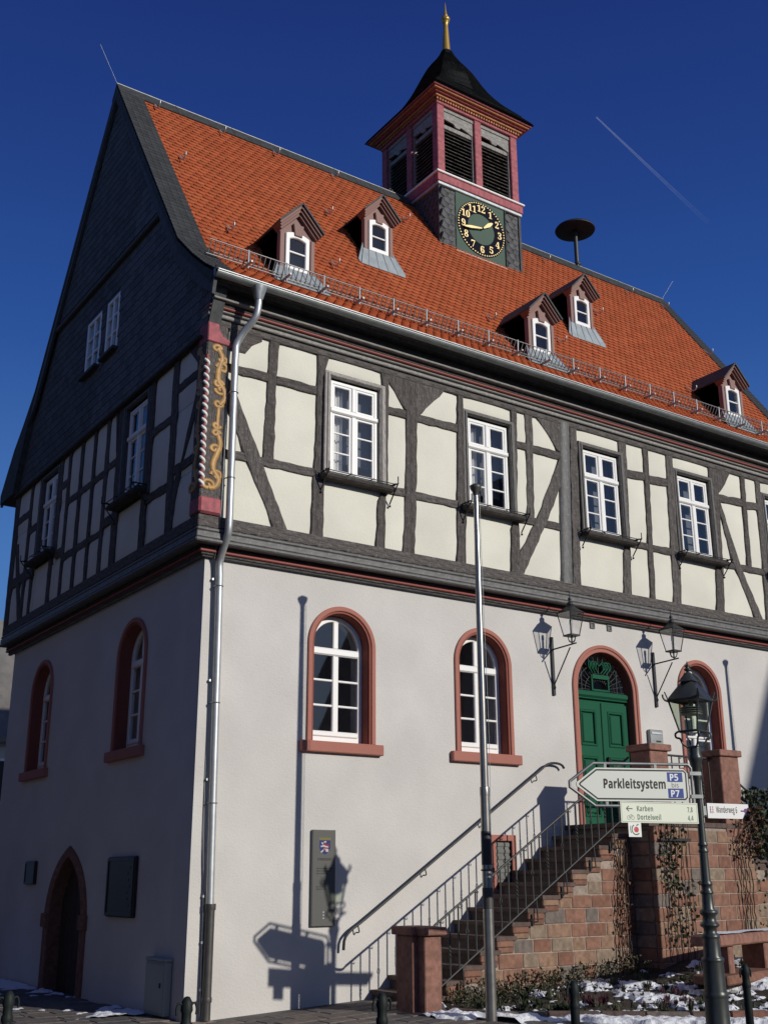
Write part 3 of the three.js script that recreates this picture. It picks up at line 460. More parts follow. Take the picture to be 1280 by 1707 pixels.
{
  // one plain tile with a rounded tail; its tail lies on the tile below
  const w = .081, pts = [[-w, .2], [-w, .045]]; for (let k = 1; k < 6; k++) { const a = Math.PI + Math.PI * k / 6; pts.push([w * Math.cos(a), .045 + .045 * Math.sin(a)]); } pts.push([w, .045], [w, .2]);
  const tg = new THREE.ExtrudeGeometry(shape(pts), { depth: .02, bevelEnabled: false }); tg.rotateX(rad(-8)).translate(0, 0, .006);
  const list = [], E = .145, W = .166; let row = 0;
  for (let s = .02; s < roofLen - .12; s += E, row++) {
    const a = roofAt(s + .05), q = roofAt(s);
    for (let x = XT0 + W / 2 - (row % 2) * W / 2; x < XT1 + .04; x += W) {
      if (Math.abs(x - TWX) < TH - .02 && q.z < TWZ + TD - .02) continue;
      if (DORM.some(d => Math.abs(x - d[0]) < .27 && q.z < d[1] - .08 && q.z > d[1] - .75)) continue;
      list.push({ x: x + rr(-.003, .003), y: q.y, z: q.z, rx: a.ang - Math.PI / 2 + rr(-.02, .02), rz: rr(-.02, .02) });
    }
  }
  const cp = camera.position; list.forEach(t => t.d = (t.x - cp.x) ** 2 + (t.y - cp.y) ** 2 + (t.z - cp.z) ** 2); list.sort((a, b) => a.d - b.d);
  const dummy = new THREE.Object3D(), inst = new THREE.InstancedMesh(uvm(tg), mat(1, 1, 1, { map: mTile, bumpMap: bumpFine, bumpScale: .003, roughness: .9, specularIntensity: .4 }), list.length - 300);
  inst.name = 'roof_tile_field'; inst.userData.kind = 'stuff'; inst.castShadow = inst.receiveShadow = true;
  const col = new THREE.Color();
  list.forEach((t, i) => {
    if (i < 300) { const o = mesh('roof_tile', tg, pick(M.tile), roof, t.x, t.y, t.z); o.rotation.set(t.rx, 0, t.rz, 'YXZ'); return; }
    dummy.position.set(t.x, t.y, t.z); dummy.rotation.set(t.rx, 0, t.rz, 'YXZ'); dummy.updateMatrix(); inst.setMatrixAt(i - 300, dummy.matrix);
    const v = rr(.84, 1.12), h = rr(.94, 1.08); col.setRGB(.49 * v, .123 * v * h, .046 * v * h); inst.setColorAt(i - 300, col);
  });
  roof.add(inst);
  // slate border along both verges: courses of small slates
  const sg = cbox(.125, .012, .2, .004), sgw = cbox(.4, .012, .2, .004);
  for (let s = .0; s < roofLen - .1; s += .135) { const q = roofAt(s + .08); for (let k = 0; k < 4; k++) { const o = mesh('verge_slate', sg, pick(M.slateVerge), roof, XV0 + .065 + k * .125, q.y + .04, q.z); o.rotation.set(-q.ang + Math.PI + .06 + Math.PI, 0, rr(-.02, .02)); o.rotation.x = q.ang - .07; } const o = mesh('verge_slate', sgw, M.slateVerge[1], roof, XV1 - .2, q.y + .042, q.z); o.rotation.x = q.ang - .07; }
  // ridge capping: overlapping dark sheets either side of the ridge
  for (let x = XV0; x < XV1 - .2; x += 1.25) { if (x > TWX - 2.2 && x + 1.25 < TWX + 2.2 && Math.abs(x + .6 - TWX) < .9) continue; const L = Math.min(1.24, XV1 - x); const g = merge([bg(L, .02, .36).rotateX(rad(56.3)).translate(0, -.15, .1), bg(L, .02, .36).rotateX(rad(-56.3)).translate(0, -.15, -.1), ]); const rc = mesh('ridge_cap', g, M.slateVerge[0], roof, x + L / 2, 16.49, TWZ); mesh('ridge_roll', new THREE.CylinderGeometry(.03, .03, L, 8).rotateZ(Math.PI / 2).scale(1, .5, .5), M.zincDull, roof, x + L / 2, 16.5, TWZ); }
  // slates of the verge soffit / bargeboards on the near gable
  for (const sgn of [1, -1]) { const pts = [...PROF.map(p => [p[0], p[1] - .06])], low = PROF.map(p => [p[0] - (p[0] < -4 ? 0 : .06), p[1] - .34]).reverse(); const poly = [...pts, ...low].map((p, i) => sgn > 0 ? p : i === 0 ? [-9.49, 9.38] : i === 9 ? [-9.46, 9.16] : [-8.56 - p[0], p[1]]); const g = ex(sgn > 0 ? poly : poly.reverse(), .30, .352); mesh('bargeboard', side(g), M.slate2, roof); }
}
// --- slated gable
{
  const gz = y => { // half width of the gable at height y
    return y > 11.2 ? (16.2 - y) / 1.501 : interp(y, [[9.2, 4.47], [9.9, 4.74], [10.1, 4.66], [10.6, 4.06], [11.2, 3.331]]); };
  const hs = [9.22, 9.9, 10.1, 10.6, 11.2], tri = [...hs.map(y => [-4.28 + gz(y), y]), [-4.28, 16.2], ...hs.slice().reverse().map(y => [-4.28 - gz(y), y])];
  const s = shape(tri); for (const [a, b] of [[-5.08, -4.36], [-4.08, -3.48]]) s.holes.push(shape(rect(a, b, 10.5, 11.6)));
  const wall = mesh('gable_wall', side(ex(s, .05, .235)), M.slate2, hall);
  mesh('rear_gable_wall', ex(shape(tri), -LEN - .1, -LEN + .1).rotateY(-Math.PI / 2), M.slateDark, hall);
  const list = [], E = .165, W = .215; let row = 0;
  for (let y = 9.2; y < 16.1; y += E, row++) { const h = gz(y + .1) - .06; for (let z = -4.28 - h + (row % 2) * W / 2; z < -4.28 + h; z += W) { if (y > 10.3 && y < 11.62 && z > -5.3 && z < -3.35) { if (!(z < -5.12 || z > -3.45 || (z > -4.32 && z < -4.12))) continue; } list.push([z, y, y > 12.25 ? .28 : .235]); } }
  const cp = camera.position; list.sort((a, b) => ((a[0] - cp.z) ** 2 + (a[1] - cp.y) ** 2) - ((b[0] - cp.z) ** 2 + (b[1] - cp.y) ** 2));
  const sg = side(ex([[-.104, .03], [-.07, 0], [.07, 0], [.104, .03], [.104, .21], [-.104, .21]], 0, .012)); sg.rotateZ(rad(-3));
  const geos = [], dummy = new THREE.Object3D(), inst = new THREE.InstancedMesh(uvm(sg), mat(1, 1, 1, { map: mStone, roughness: .85, specularIntensity: .4 }), Math.max(1, list.length - 300)); inst.name = 'gable_slate_field'; inst.userData.kind = 'stuff'; inst.castShadow = inst.receiveShadow = true; const col = new THREE.Color();
  list.forEach(([z, y, o], i) => { if (i < 300) { const m = mesh('gable_slate', sg, pick([M.slate, M.slate2, M.slate]), wall, -o - .002, y, z); m.rotation.x = rr(-.02, .02); return; } dummy.position.set(-o - .002, y, z); dummy.rotation.set(rr(-.02, .02), 0, 0); dummy.updateMatrix(); inst.setMatrixAt(i - 300, dummy.matrix); const v = rr(.8, 1.2); col.setRGB(.11 * v, .113 * v, .116 * v); inst.setColorAt(i - 300, col); });
  wall.add(inst);
  const uh = gz(12.27); mesh('gable_upper_backing', side(ex([[-4.28 - uh, 12.27], [-4.28 + uh, 12.27], [-4.28, 16.2]], .236, .278)), M.slate2, hall);
  span('gable_ledge', -.33, -.236, 12.18, 12.262, -4.28 - uh, -4.28 + uh, M.slate2, hall, .02); span('gable_drip', -.31, -.1, 9.16, 9.215, -8.7, .1, M.darkWood, hall, .02);
  for (const [a, b] of [[-5.08, -4.36], [-4.08, -3.48]]) {
    const f = shape(rect(a, b, 10.5, 11.6)); f.holes.push(shape(rect(a + .07, b - .07, 10.57, 11.53))); const w = mesh('window', side(ex(f, .17, .25, .01)), M.white, hall);
    const m = (a + b) / 2; mesh('mullion', side(ex(rect(m - .035, m + .035, 10.57, 11.53), .19, .24)), M.white, w); for (const y of [10.88, 11.22]) mesh('glazing_bar', side(ex(rect(a + .07, b - .07, y - .015, y + .015), .2, .238)), M.white, w);
    for (const [p, q] of [[a + .07, m - .035], [m + .035, b - .07]]) for (const [y0, y1] of [[10.57, 10.865], [10.895, 11.205], [11.235, 11.53]]) mesh('pane', side(new THREE.PlaneGeometry(q - p, y1 - y0).toNonIndexed().translate((p + q) / 2, (y0 + y1) / 2, .21)), M.glass, w);
    mesh('sill', side(ex(rect(a - .05, b + .05, 10.44, 10.495), .2, .34)), M.slateDark, w);
  }
}
// --- dormers
function dormer(x, z) {
  const AL = z < -1 ? .19 : .26;
  const y = roofY(z), d = mesh('dormer', (() => { const s = shape([[-.33, -.12], [.33, -.12], [.33, .88], [0, 1.24], [-.33, .88]]); const h = new THREE.Shape(); h.moveTo(-.2, .24); h.lineTo(.2, .24); h.lineTo(.2, .80); h.quadraticCurveTo(0, .90, -.2, .80); h.lineTo(-.2, .24); s.holes.push(h); return ex(s, -.08, 0, .006); })(), M.dormer, hall, x, y, z);
  for (const s of [-1, 1]) {
    mesh('cheek', ex([[0, -.1], [0, .9], [-.62, .9], [-.0, -.1]].map(p => [p[0], p[1]]), -.015, .015).rotateY(-Math.PI / 2).scale(1, 1, 1).rotateY(Math.PI).scale(1, 1, -1).translate(s * .315, 0, -.08), M.slate2, d);
    // roof slopes with slate edge and layered mouldings under the verge
    const L = .62, ang = s * rad(-47);
    const slope = (w, t, z0, z1, dx, dy) => bg(w, t, z1 - z0, 0, 0, (z0 + z1) / 2).translate(s * w / 2, 0, 0).rotateZ(ang).translate(dx, dy, 0);
    mesh('dormer_roof', slope(L, .03, -1.05, .19, 0, 1.41), M.slate2, d);
    mesh('verge_moulding', slope(L - .03, .045, -.1, .155, 0, 1.368), M.dormerMould, d); mesh('verge_moulding', slope(L - .07, .04, -.1, .115, 0, 1.312), M.dormerMould, d); mesh('verge_moulding', slope(L - .11, .04, -.1, .07, 0, 1.258), M.dormerMould, d);
    span('pilaster', s > 0 ? .255 : -.33, s > 0 ? .33 : -.255, .08, .86, 0, .025, M.dormer, d, .006);
    const ry = dz => roofY(z + dz) - y + .035;
    mesh('apron_wing', sheet([s * .335, ry(0) - .02, .0], [s * .51, ry(AL - .02), AL - .02], [s * .54, ry(AL - .05) + .03, AL - .05], [s * .345, ry(-.1) + .16, -.02], .012), M.lead, d);
  }
  mesh('keystone', ex([[-.07, .84], [.07, .84], [.1, 1.06], [-.1, 1.06]], 0, .06, .01), M.dormer, d);
  mesh('dormer_core', b2(-.3, .3, .0, .86, -.6, -.3), M.skyTint, d);  // added backing whose tint gives the dormer panes their sky-reflecting grey-blue
  const f = new THREE.Shape(); f.moveTo(-.225, .2); f.lineTo(.225, .2); f.lineTo(.225, .86); f.quadraticCurveTo(0, .97, -.225, .86); f.lineTo(-.225, .2);
  const h = new THREE.Shape(); h.moveTo(-.15, .29); h.lineTo(.15, .29); h.lineTo(.15, .77); h.quadraticCurveTo(0, .85, -.15, .77); h.lineTo(-.15, .29); f.holes.push(h);
  mesh('window_frame', ex(f, -.02, .035, .01), M.white, d); span('glazing_bar', -.15, .15, .525, .555, -.01, .02, M.white, d, .006);
  for (const [a, b] of [[.29, .53], [.55, .82]]) mesh('pane', new THREE.PlaneGeometry(.31, b - a).toNonIndexed(), M.glass, d, 0, (a + b) / 2, -.005);
  const rz = dz => roofY(z + dz) - y + .035; mesh('flashing_apron', sheet([-.36, .2, .03], [.36, .2, .03], [.5, rz(AL), AL], [-.5, rz(AL), AL], .014), M.lead, d); for (const q of [-.24, -.08, .08, .24]) mesh('apron_seam', bar([q, .2, .045], [q * 1.4, rz(AL) + .01, AL + .005], .007, 5), M.lead, d);
  return d;
}
DORM.forEach(d => dormer(...d));
// --- gutter, downpipe, snow guard, hooks
{
  const pts = []; for (let k = 0; k <= 10; k++) { const a = Math.PI + Math.PI * k / 10; pts.push([.078 * Math.cos(a), .078 * Math.sin(a)]); } for (let k = 10; k >= 0; k--) { const a = Math.PI + Math.PI * k / 10; pts.push([.07 * Math.cos(a), .07 * Math.sin(a)]); }
  const gt = mesh('gutter', ex(pts, 0, 15.44).rotateY(Math.PI / 2).translate(-.355, 9.965, .665), M.zincDull, hall);
  mesh('gutter_bead', bar([-.355, 9.97, .745], [15.085, 9.97, .745], .014, 8), M.zinc, gt); mesh('gutter_end', new THREE.CylinderGeometry(.078, .078, .01, 16, 1, false, Math.PI / 2, Math.PI).rotateZ(Math.PI / 2).rotateX(0).translate(-.355, 9.985, .665), M.zincDull, gt);
  for (let x = .05; x < 15; x += .82) mesh('gutter_strap', new THREE.TorusGeometry(.082, .006, 5, 12, Math.PI).rotateX(Math.PI).rotateY(Math.PI / 2).translate(x, 9.985, .665), M.zincDull, gt);
  const R = .052;
  const dp = mesh('downpipe', tube([[.345, 9.78, .665], [.345, 9.62, .665], [.33, 9.45, .62], [.22, 9.22, .44], [.165, 9.05, .365], [.16, 8.9, .36], [.165, 7.5, .36], [.17, 6.5, .36], [.17, 6.35, .36], [.175, 6.2, .33], [.18, 5.95, .15], [.18, 5.82, .095], [.19, 5.6, .09], [.235, 2.6, .09], [.255, 1.32, .09]], R, 130, 14), M.zinc, hall);
  mesh('hopper', lathe([[.06, 0], [.11, .16], [.125, .22]], 4).rotateY(Math.PI / 4).translate(.345, 9.7, .675), M.zinc, dp);
  mesh('cast_base_pipe', lathe([[.056, 0], [.056, .2], [.066, .21], [.066, .26], [.058, .27], [.058, 1.28], [.07, 1.29], [.07, 1.36]], 18).translate(.265, .0, .09), M.castPipe, dp);
  for (const [y, x, z] of [[8.3, .165, .36], [7.0, .167, .36], [5.5, .19, .09], [3.9, .215, .09], [2.6, .235, .09]]) mesh('pipe_clamp', merge([new THREE.TorusGeometry(.056, .008, 6, 16).rotateX(Math.PI / 2).translate(x, y, z), bar([x - .06, y, z], [x - .06, y, z - (z > .3 ? .15 : .08)], .008)]), M.zincDull, dp);
  const lc = mesh('lightning_conductor', merge([tube([[.1, 9.3, .25], [.08, 6.5, .27], [.1, 5.95, .12], [.115, 5.8, .03], [.16, 2.0, .03], [.19, 1.5, .03]], .006, 60, 5), bar([.19, 1.5, .04], [.215, .05, .04], .014, 8)]), M.zincDull, hall);
  for (const y of [5.6, 4.2, 2.9, 1.45, .9, .35]) mesh('conductor_clip', bg(.03, .03, .05, .12 + .085 * (5.6 - y) / 5, y, .03), M.zinc, lc);
  // snow guard
  const sgd = mesh('snow_guard', bar([.0, roofY(-.32) + .09, -.32 + .06], [15, roofY(-.32) + .09, -.32 + .06], .009, 5), M.zincDull, hall);
  const y0 = roofY(-.32), rails = [];
  for (let x = -.1; x < 14.9; x += .69) {
    const w = Math.min(.66, 15 - x), g = [bar([x, y0 + .05, -.27], [x + w, y0 + .05, -.27], .01, 5), bar([x, y0 + .245, -.16], [x + w, y0 + .245, -.16], .01, 5)];
    for (let k = 0; k < 8; k++) g.push(bar([x + .03 + k * .086, y0 + .05, -.27], [x + .03 + k * .086, y0 + .245, -.16], .009, 5));
    mesh('guard_panel', merge(g), M.zincDull, sgd); mesh('guard_bracket', merge([bg(.028, .03, .34, x + w + .01, y0 + .01, -.2).rotateX(0), bar([x + w + .01, y0 - .06, -.16], [x + w + .01, y0 + .26, -.155], .014, 6)]), M.lead, sgd);
  }
  const hookG = merge([tube([[0, .02, 0], [0, .03, .1], [0, .06, .16], [0, .14, .17], [0, .18, .13]], .013, 14, 6), bg(.03, .012, .2, 0, .025, -.02)]);
  for (const [x, y] of [[.34, 16.0], [1.75, 16.0], [2.99, 16.0], [4.42, 16.0], [.4, 14.1], [3.51, 14.1], [5.9, 15.2], [.76, 12.05], [2.83, 12.05], [6.41, 12.05], [10.44, 15.95], [13.28, 15.95], [14.6, 15.95], [10.82, 14.1], [8.29, 12.1], [14.6, 14.1], [12.02, 11.9], [8.04, 12.75]]) { const z = y > 11.22 ? (10.023 - y) / 1.501 : 0; const o = mesh('roof_hook', hookG, M.zinc, hall, x, y + .03, z + .03); o.rotation.x = rad(50); }
  mesh('lightning_rod', bar([-.36, 16.5, -4.28], [-.75, 17.25, -4.3], .004, 5), M.zinc, hall); mesh('lightning_rod', bar([15.05, 16.5, -4.28], [15.55, 17.2, -4.28], .004, 5), M.zinc, hall);
}
// ------------------------------------------------------------ clock tower on the ridge
const font = await new FontLoader().loadAsync('fonts/droid/droid_serif_bold.typeface.json');
{
  const X0 = TWX - TH, X1 = TWX + TH, Z0 = TWZ - TD, Z1 = TWZ + TD; // Z1 is the clock side
  const t = mesh('clock_tower', b2(X0 + .04, X1 - .04, 13.6, 16.33, Z0 + .04, Z1 - .04), M.slateDark, hall);
  // slates on the shaft: scalloped, laid on the slant
  const sc = []; for (let k = 0; k <= 6; k++) { const a = Math.PI + Math.PI * k / 6; sc.push([.105 * Math.cos(a), .1 + .1 * Math.sin(a)]); } sc.push([.105, .22], [-.105, .22]);
  const sl = ex(sc, 0, .014).rotateZ(rad(-24)).rotateX(rad(-3)), slS = side(sl.clone());
  for (let r = 0, y = 14.42; y < 16.18; y += .135, r++) for (const [a, b] of [[X0 + .1, 7.22], [8.63, X1 + .0]]) for (let x = a + .03 + (r % 2) * .075; x < b - .13; x += .15) mesh('tower_slate', sl, pick([M.slate, M.slate, M.slate2]), t, x + .02, y, Z1 - .036 + (y < 14.8 ? (14.8 - y) * .12 : 0));
  const shade = []; for (let r = 0, y = 14.0; y < 16.2; y += .145, r++) for (let z = Z0 + .1 + (r % 2) * .08; z < Z1 - .05; z += .17) shade.push(slS.clone().translate(X0 + .034, y, z)); const sm = mesh('tower_slate_field', merge(shade), M.slate2, t); sm.userData.kind = 'stuff';
  for (const x of [X0 + .02, X1 - .035]) span('corner_slates', x - .025, x + .045, 14.0, 16.26, Z1 - .05, Z1 + .006, M.slate2, t, .006); span('corner_flashing', 8.545, 8.575, 14.7, 16.24, Z1 - .04, Z1 + .03, M.slateDark, t, .004);
  // clock panel, ring, minute dots, numerals and hands
  const cy = 15.53, cxk = 7.855, pz = Z1 - .002;
  span('clock_panel', 7.14, 8.545, 14.76, 16.27, Z1 - .06, pz, M.clockGreen, t, .01); mesh('flashing_apron', ex([[7.1, 14.46], [8.62, 14.46], [8.58, 14.76], [7.12, 14.76]], Z1 - .02, Z1 + .01).translate(0, 0, .02), M.lead, t);
  const ring = new THREE.Shape(); ring.absarc(cxk, cy, .685, 0, 2 * Math.PI); const rh = new THREE.Path(); rh.absarc(cxk, cy, .385, 0, 2 * Math.PI, true); ring.holes.push(rh);
  mesh('clock_ring', new THREE.ExtrudeGeometry(ring, { depth: .008, bevelEnabled: false, curveSegments: 40 }).translate(0, 0, pz + .002), M.clockBlack, t);
  mesh('minute_dots', merge([...Array(60)].map((_, k) => new THREE.CylinderGeometry(.0165, .0165, .012, 8).rotateX(Math.PI / 2).translate(cxk + .652 * Math.sin(k * Math.PI / 30), cy + .652 * Math.cos(k * Math.PI / 30), pz + .012))), M.gold, t);
  for (let n = 1; n <= 12; n++) { const g = new TextGeometry(String(n), { font, size: .172, depth: .012, curveSegments: 4, bevelEnabled: false }); g.computeBoundingBox(); const b = g.boundingBox, a = n * Math.PI / 6; g.translate(-(b.min.x + b.max.x) / 2, -(b.min.y + b.max.y) / 2, 0); g.scale(.92, 1, 1); mesh('clock_numeral', clean(g), M.gold, t, cxk + .52 * Math.sin(a), cy + .52 * Math.cos(a), pz + .011); }
  const hand = (len, w, a, z) => { const g = ex([[-.012, -.02], [.012, -.02], [.018, .06], [w, len * .62], [w * .6, len * .9], [0, len], [-w * .6, len * .9], [-w, len * .62], [-.018, .06]], 0, .012, .004); const o = mesh('clock_hand', g, M.gold, t, cxk, cy, z); o.rotation.z = -a; };
  hand(.40, .05, (1 + 43 / 60) * Math.PI / 6, pz + .035); hand(.56, .036, 43 * Math.PI / 30, pz + .055); mesh('hand_boss', new THREE.CylinderGeometry(.022, .022, .07, 10).rotateX(Math.PI / 2), M.clockBlack, t, cxk, cy, pz + .04);
  // sill course, posts, boards, louvres
  const ringBand = (name, y0, y1, o, m, c = .012) => { span(name, X0 - o, X1 + o, y0, y1, Z1 - .08, Z1 + o, m, t, c); span(name, X0 - o, X1 + o, y0, y1, Z0 - o, Z0 + .08, m, t, c); for (const [a, b] of [[X0 - o, X0 + .08], [X1 - .08, X1 + o]]) span(name, a, b, y0, y1, Z0 + .081, Z1 - .081, m, t, c); };
  for (const [n, y0, y1, o, m] of [['lead_flashing', 16.27, 16.345, .035, M.lead], ['red_sill', 16.35, 16.545, .055, M.pink], ['white_sill_edge', 16.55, 16.6, .09, M.white]]) ringBand(n, y0, y1, o, m);
  const PB = 16.6, PT = 18.42, pw = .2;
  for (const x of [X0 + pw / 2, TWX, X1 - pw / 2]) for (const z of [Z0 + pw / 2, Z1 - pw / 2]) box('post', pw, PT - PB, pw, x, (PB + PT) / 2, z, M.pink, t, .012);
  for (const x of [X0 + pw / 2, X1 - pw / 2]) box('post', pw, PT - PB, pw, x, (PB + PT) / 2, TWZ, M.pink, t, .012);
  mesh('belfry_floor', b2(X0 + .05, X1 - .05, 16.5, 16.62, Z0 + .05, Z1 - .05), M.timber, t);
  const lou = (onSide, u0, u1, plane) => {
    const put = g => onSide ? side(g.translate(0, 0, -plane)) : g.translate(0, 0, plane); // u, y, out
    const w = u1 - u0, bot = [[u0, 18.12], [u0 + w * .35, 18.1], [u0 + w * .42, 18.03], [u0 + w * .55, 18.02], [u0 + w * .6, 18.08], [u0 + w * .7, 18.06], [u1, 17.98]];
    mesh('valance_board', put(ex([...bot, [u1, 18.32], [u0, 18.32]], -.1, -.06, .004)), M.paleWood, t); mesh('head_board', put(ex(rect(u0, u1, 18.325, 18.42), -.1, -.04, .004)), M.paleWood, t);
    mesh('louvre_frame', put(merge([b2(u0, u0 + .035, PB, 18.1, -.16, -.07), b2(u1 - .035, u1, PB, 18.1, -.16, -.07), b2(u0 + .036, u1 - .036, 17.9, 18.0, -.15, -.09)])), M.paleWood, t);
    for (let k = 0; k < 14; k++) { const y = PB + .05 + k * .0935; mesh('louvre_slat', put(bg(w - .07, .014, .11).rotateX(rad(38)).translate((u0 + u1) / 2, y, -.13)), M.timber2, t); }
  };
  for (const [a, b] of [[X0 + pw, TWX - pw / 2], [TWX + pw / 2, X1 - pw]]) { lou(false, a, b, Z1); }
  for (const [a, b] of [[Z0 + pw, TWZ - pw / 2], [TWZ + pw / 2, Z1 - pw]]) { lou(true, a, b, X0); }
  mesh('rear_boarding', merge([b2(X0 + pw, X1 - pw, PB, 18.4, Z0 + .1, Z0 + .12), b2(X1 - .12, X1 - .1, PB, 18.4, Z0 + pw, Z1 - pw)]), M.timber, t);
  // entablature with dentils, ochre cove and red eave edge
  ringBand('dentil_board', 18.42, 18.5, .02, M.pink); const dent = []; for (let x = X0 - .02; x < X1 + .04; x += .075) dent.push(bg(.042, .05, .04, x, 18.515, Z1 + .04)); for (let z = Z0; z < Z1 + .02; z += .075) dent.push(bg(.04, .05, .042, X0 - .04, 18.515, z)); mesh('dentils', merge(dent), M.ochre, t);
  for (const [y0, y1, o, m] of [[18.502, 18.545, .03, M.pink], [18.548, 18.6, .1, M.ochre], [18.603, 18.635, .16, M.pink], [18.638, 18.675, .225, M.ochre], [18.678, 18.715, .27, M.pink]]) ringBand('cornice_moulding', y0, y1, o, m, .012);
  mesh('cornice_core', b2(X0 + .08, X1 - .08, 18.43, 18.7, Z0 + .08, Z1 - .08), M.darkWood, t);
  // bell-shaped slate roof
  const bp = [[18.72, 1.46], [18.79, 1.42], [18.9, 1.33], [19.0, 1.255], [19.2, 1.09], [19.4, .93], [19.6, .80], [19.8, .69], [20.0, .60], [20.2, .52], [20.4, .44], [20.6, .34], [20.8, .228], [21.0, .135], [21.18, .075]];
  const pos = [], rowsN = 60; const wAt = y => interp(y, bp); const dz = TD / TH;
  const ringPts = (y, n = 8, grow = 0) => { const w = wAt(y) + grow, out = []; const k = clamp((y - 19.2) / 1.2) * .16; const q = [[-1, -1], [0, -1], [1, -1], [1, 0], [1, 1], [0, 1], [-1, 1], [-1, 0]]; for (const [a, b] of q) { const s = (a && b) ? 1 : 1 + clamp((y - 19.2) / .8) * .27; out.push(V3(TWX + a * w * s, y, TWZ + b * w * s * (y < 19 ? .97 : .98))); } return out; };
  for (let i = 0; i < rowsN; i++) { const ya = 18.72 + (21.18 - 18.72) * i / rowsN, yb = 18.72 + (21.18 - 18.72) * (i + 1) / rowsN, A = ringPts(ya, 8, .02), B = ringPts(yb, 8, 0); for (let k = 0; k < 8; k++) { const a = A[k], b = A[(k + 1) % 8], c = B[k], d = B[(k + 1) % 8]; for (const v of [a, c, b, b, c, d]) pos.push(v.x, v.y, v.z); if (i > 0) { const P0 = ringPts(ya, 8, 0), e = P0[k], f = P0[(k + 1) % 8]; for (const v of [e, a, f, f, a, b]) pos.push(v.x, v.y - .0005, v.z); } } }
  const rg = new THREE.BufferGeometry(); rg.setAttribute('position', new THREE.Float32BufferAttribute(pos, 3)); rg.computeVertexNormals(); mesh('bell_roof', rg, M.slate2, t);
  mesh('bell_roof_underside', b2(TWX - 1.44, TWX + 1.44, 18.716, 18.735, TWZ - 1.40, TWZ + 1.40), M.slateDark, t);
  mesh('spire', lathe([[.001, 22.68], [.02, 22.45], [.04, 22.27], [.05, 22.24], [.035, 22.23], [.09, 22.19], [.1, 22.14], [.09, 22.09], [.05, 22.05], [.075, 22.03], [.05, 22.0], [.055, 21.9], [.085, 21.25], [.09, 21.16]], 8), M.spire, t, TWX, 0, TWZ).scale.set(1.15, 1, 1.15);
  mesh('spire_collar', lathe([[.075, 21.22], [.1, 21.17], [.13, 21.05], [.19, 20.92]], 12), M.zincDull, t, TWX, 0, TWZ);
}
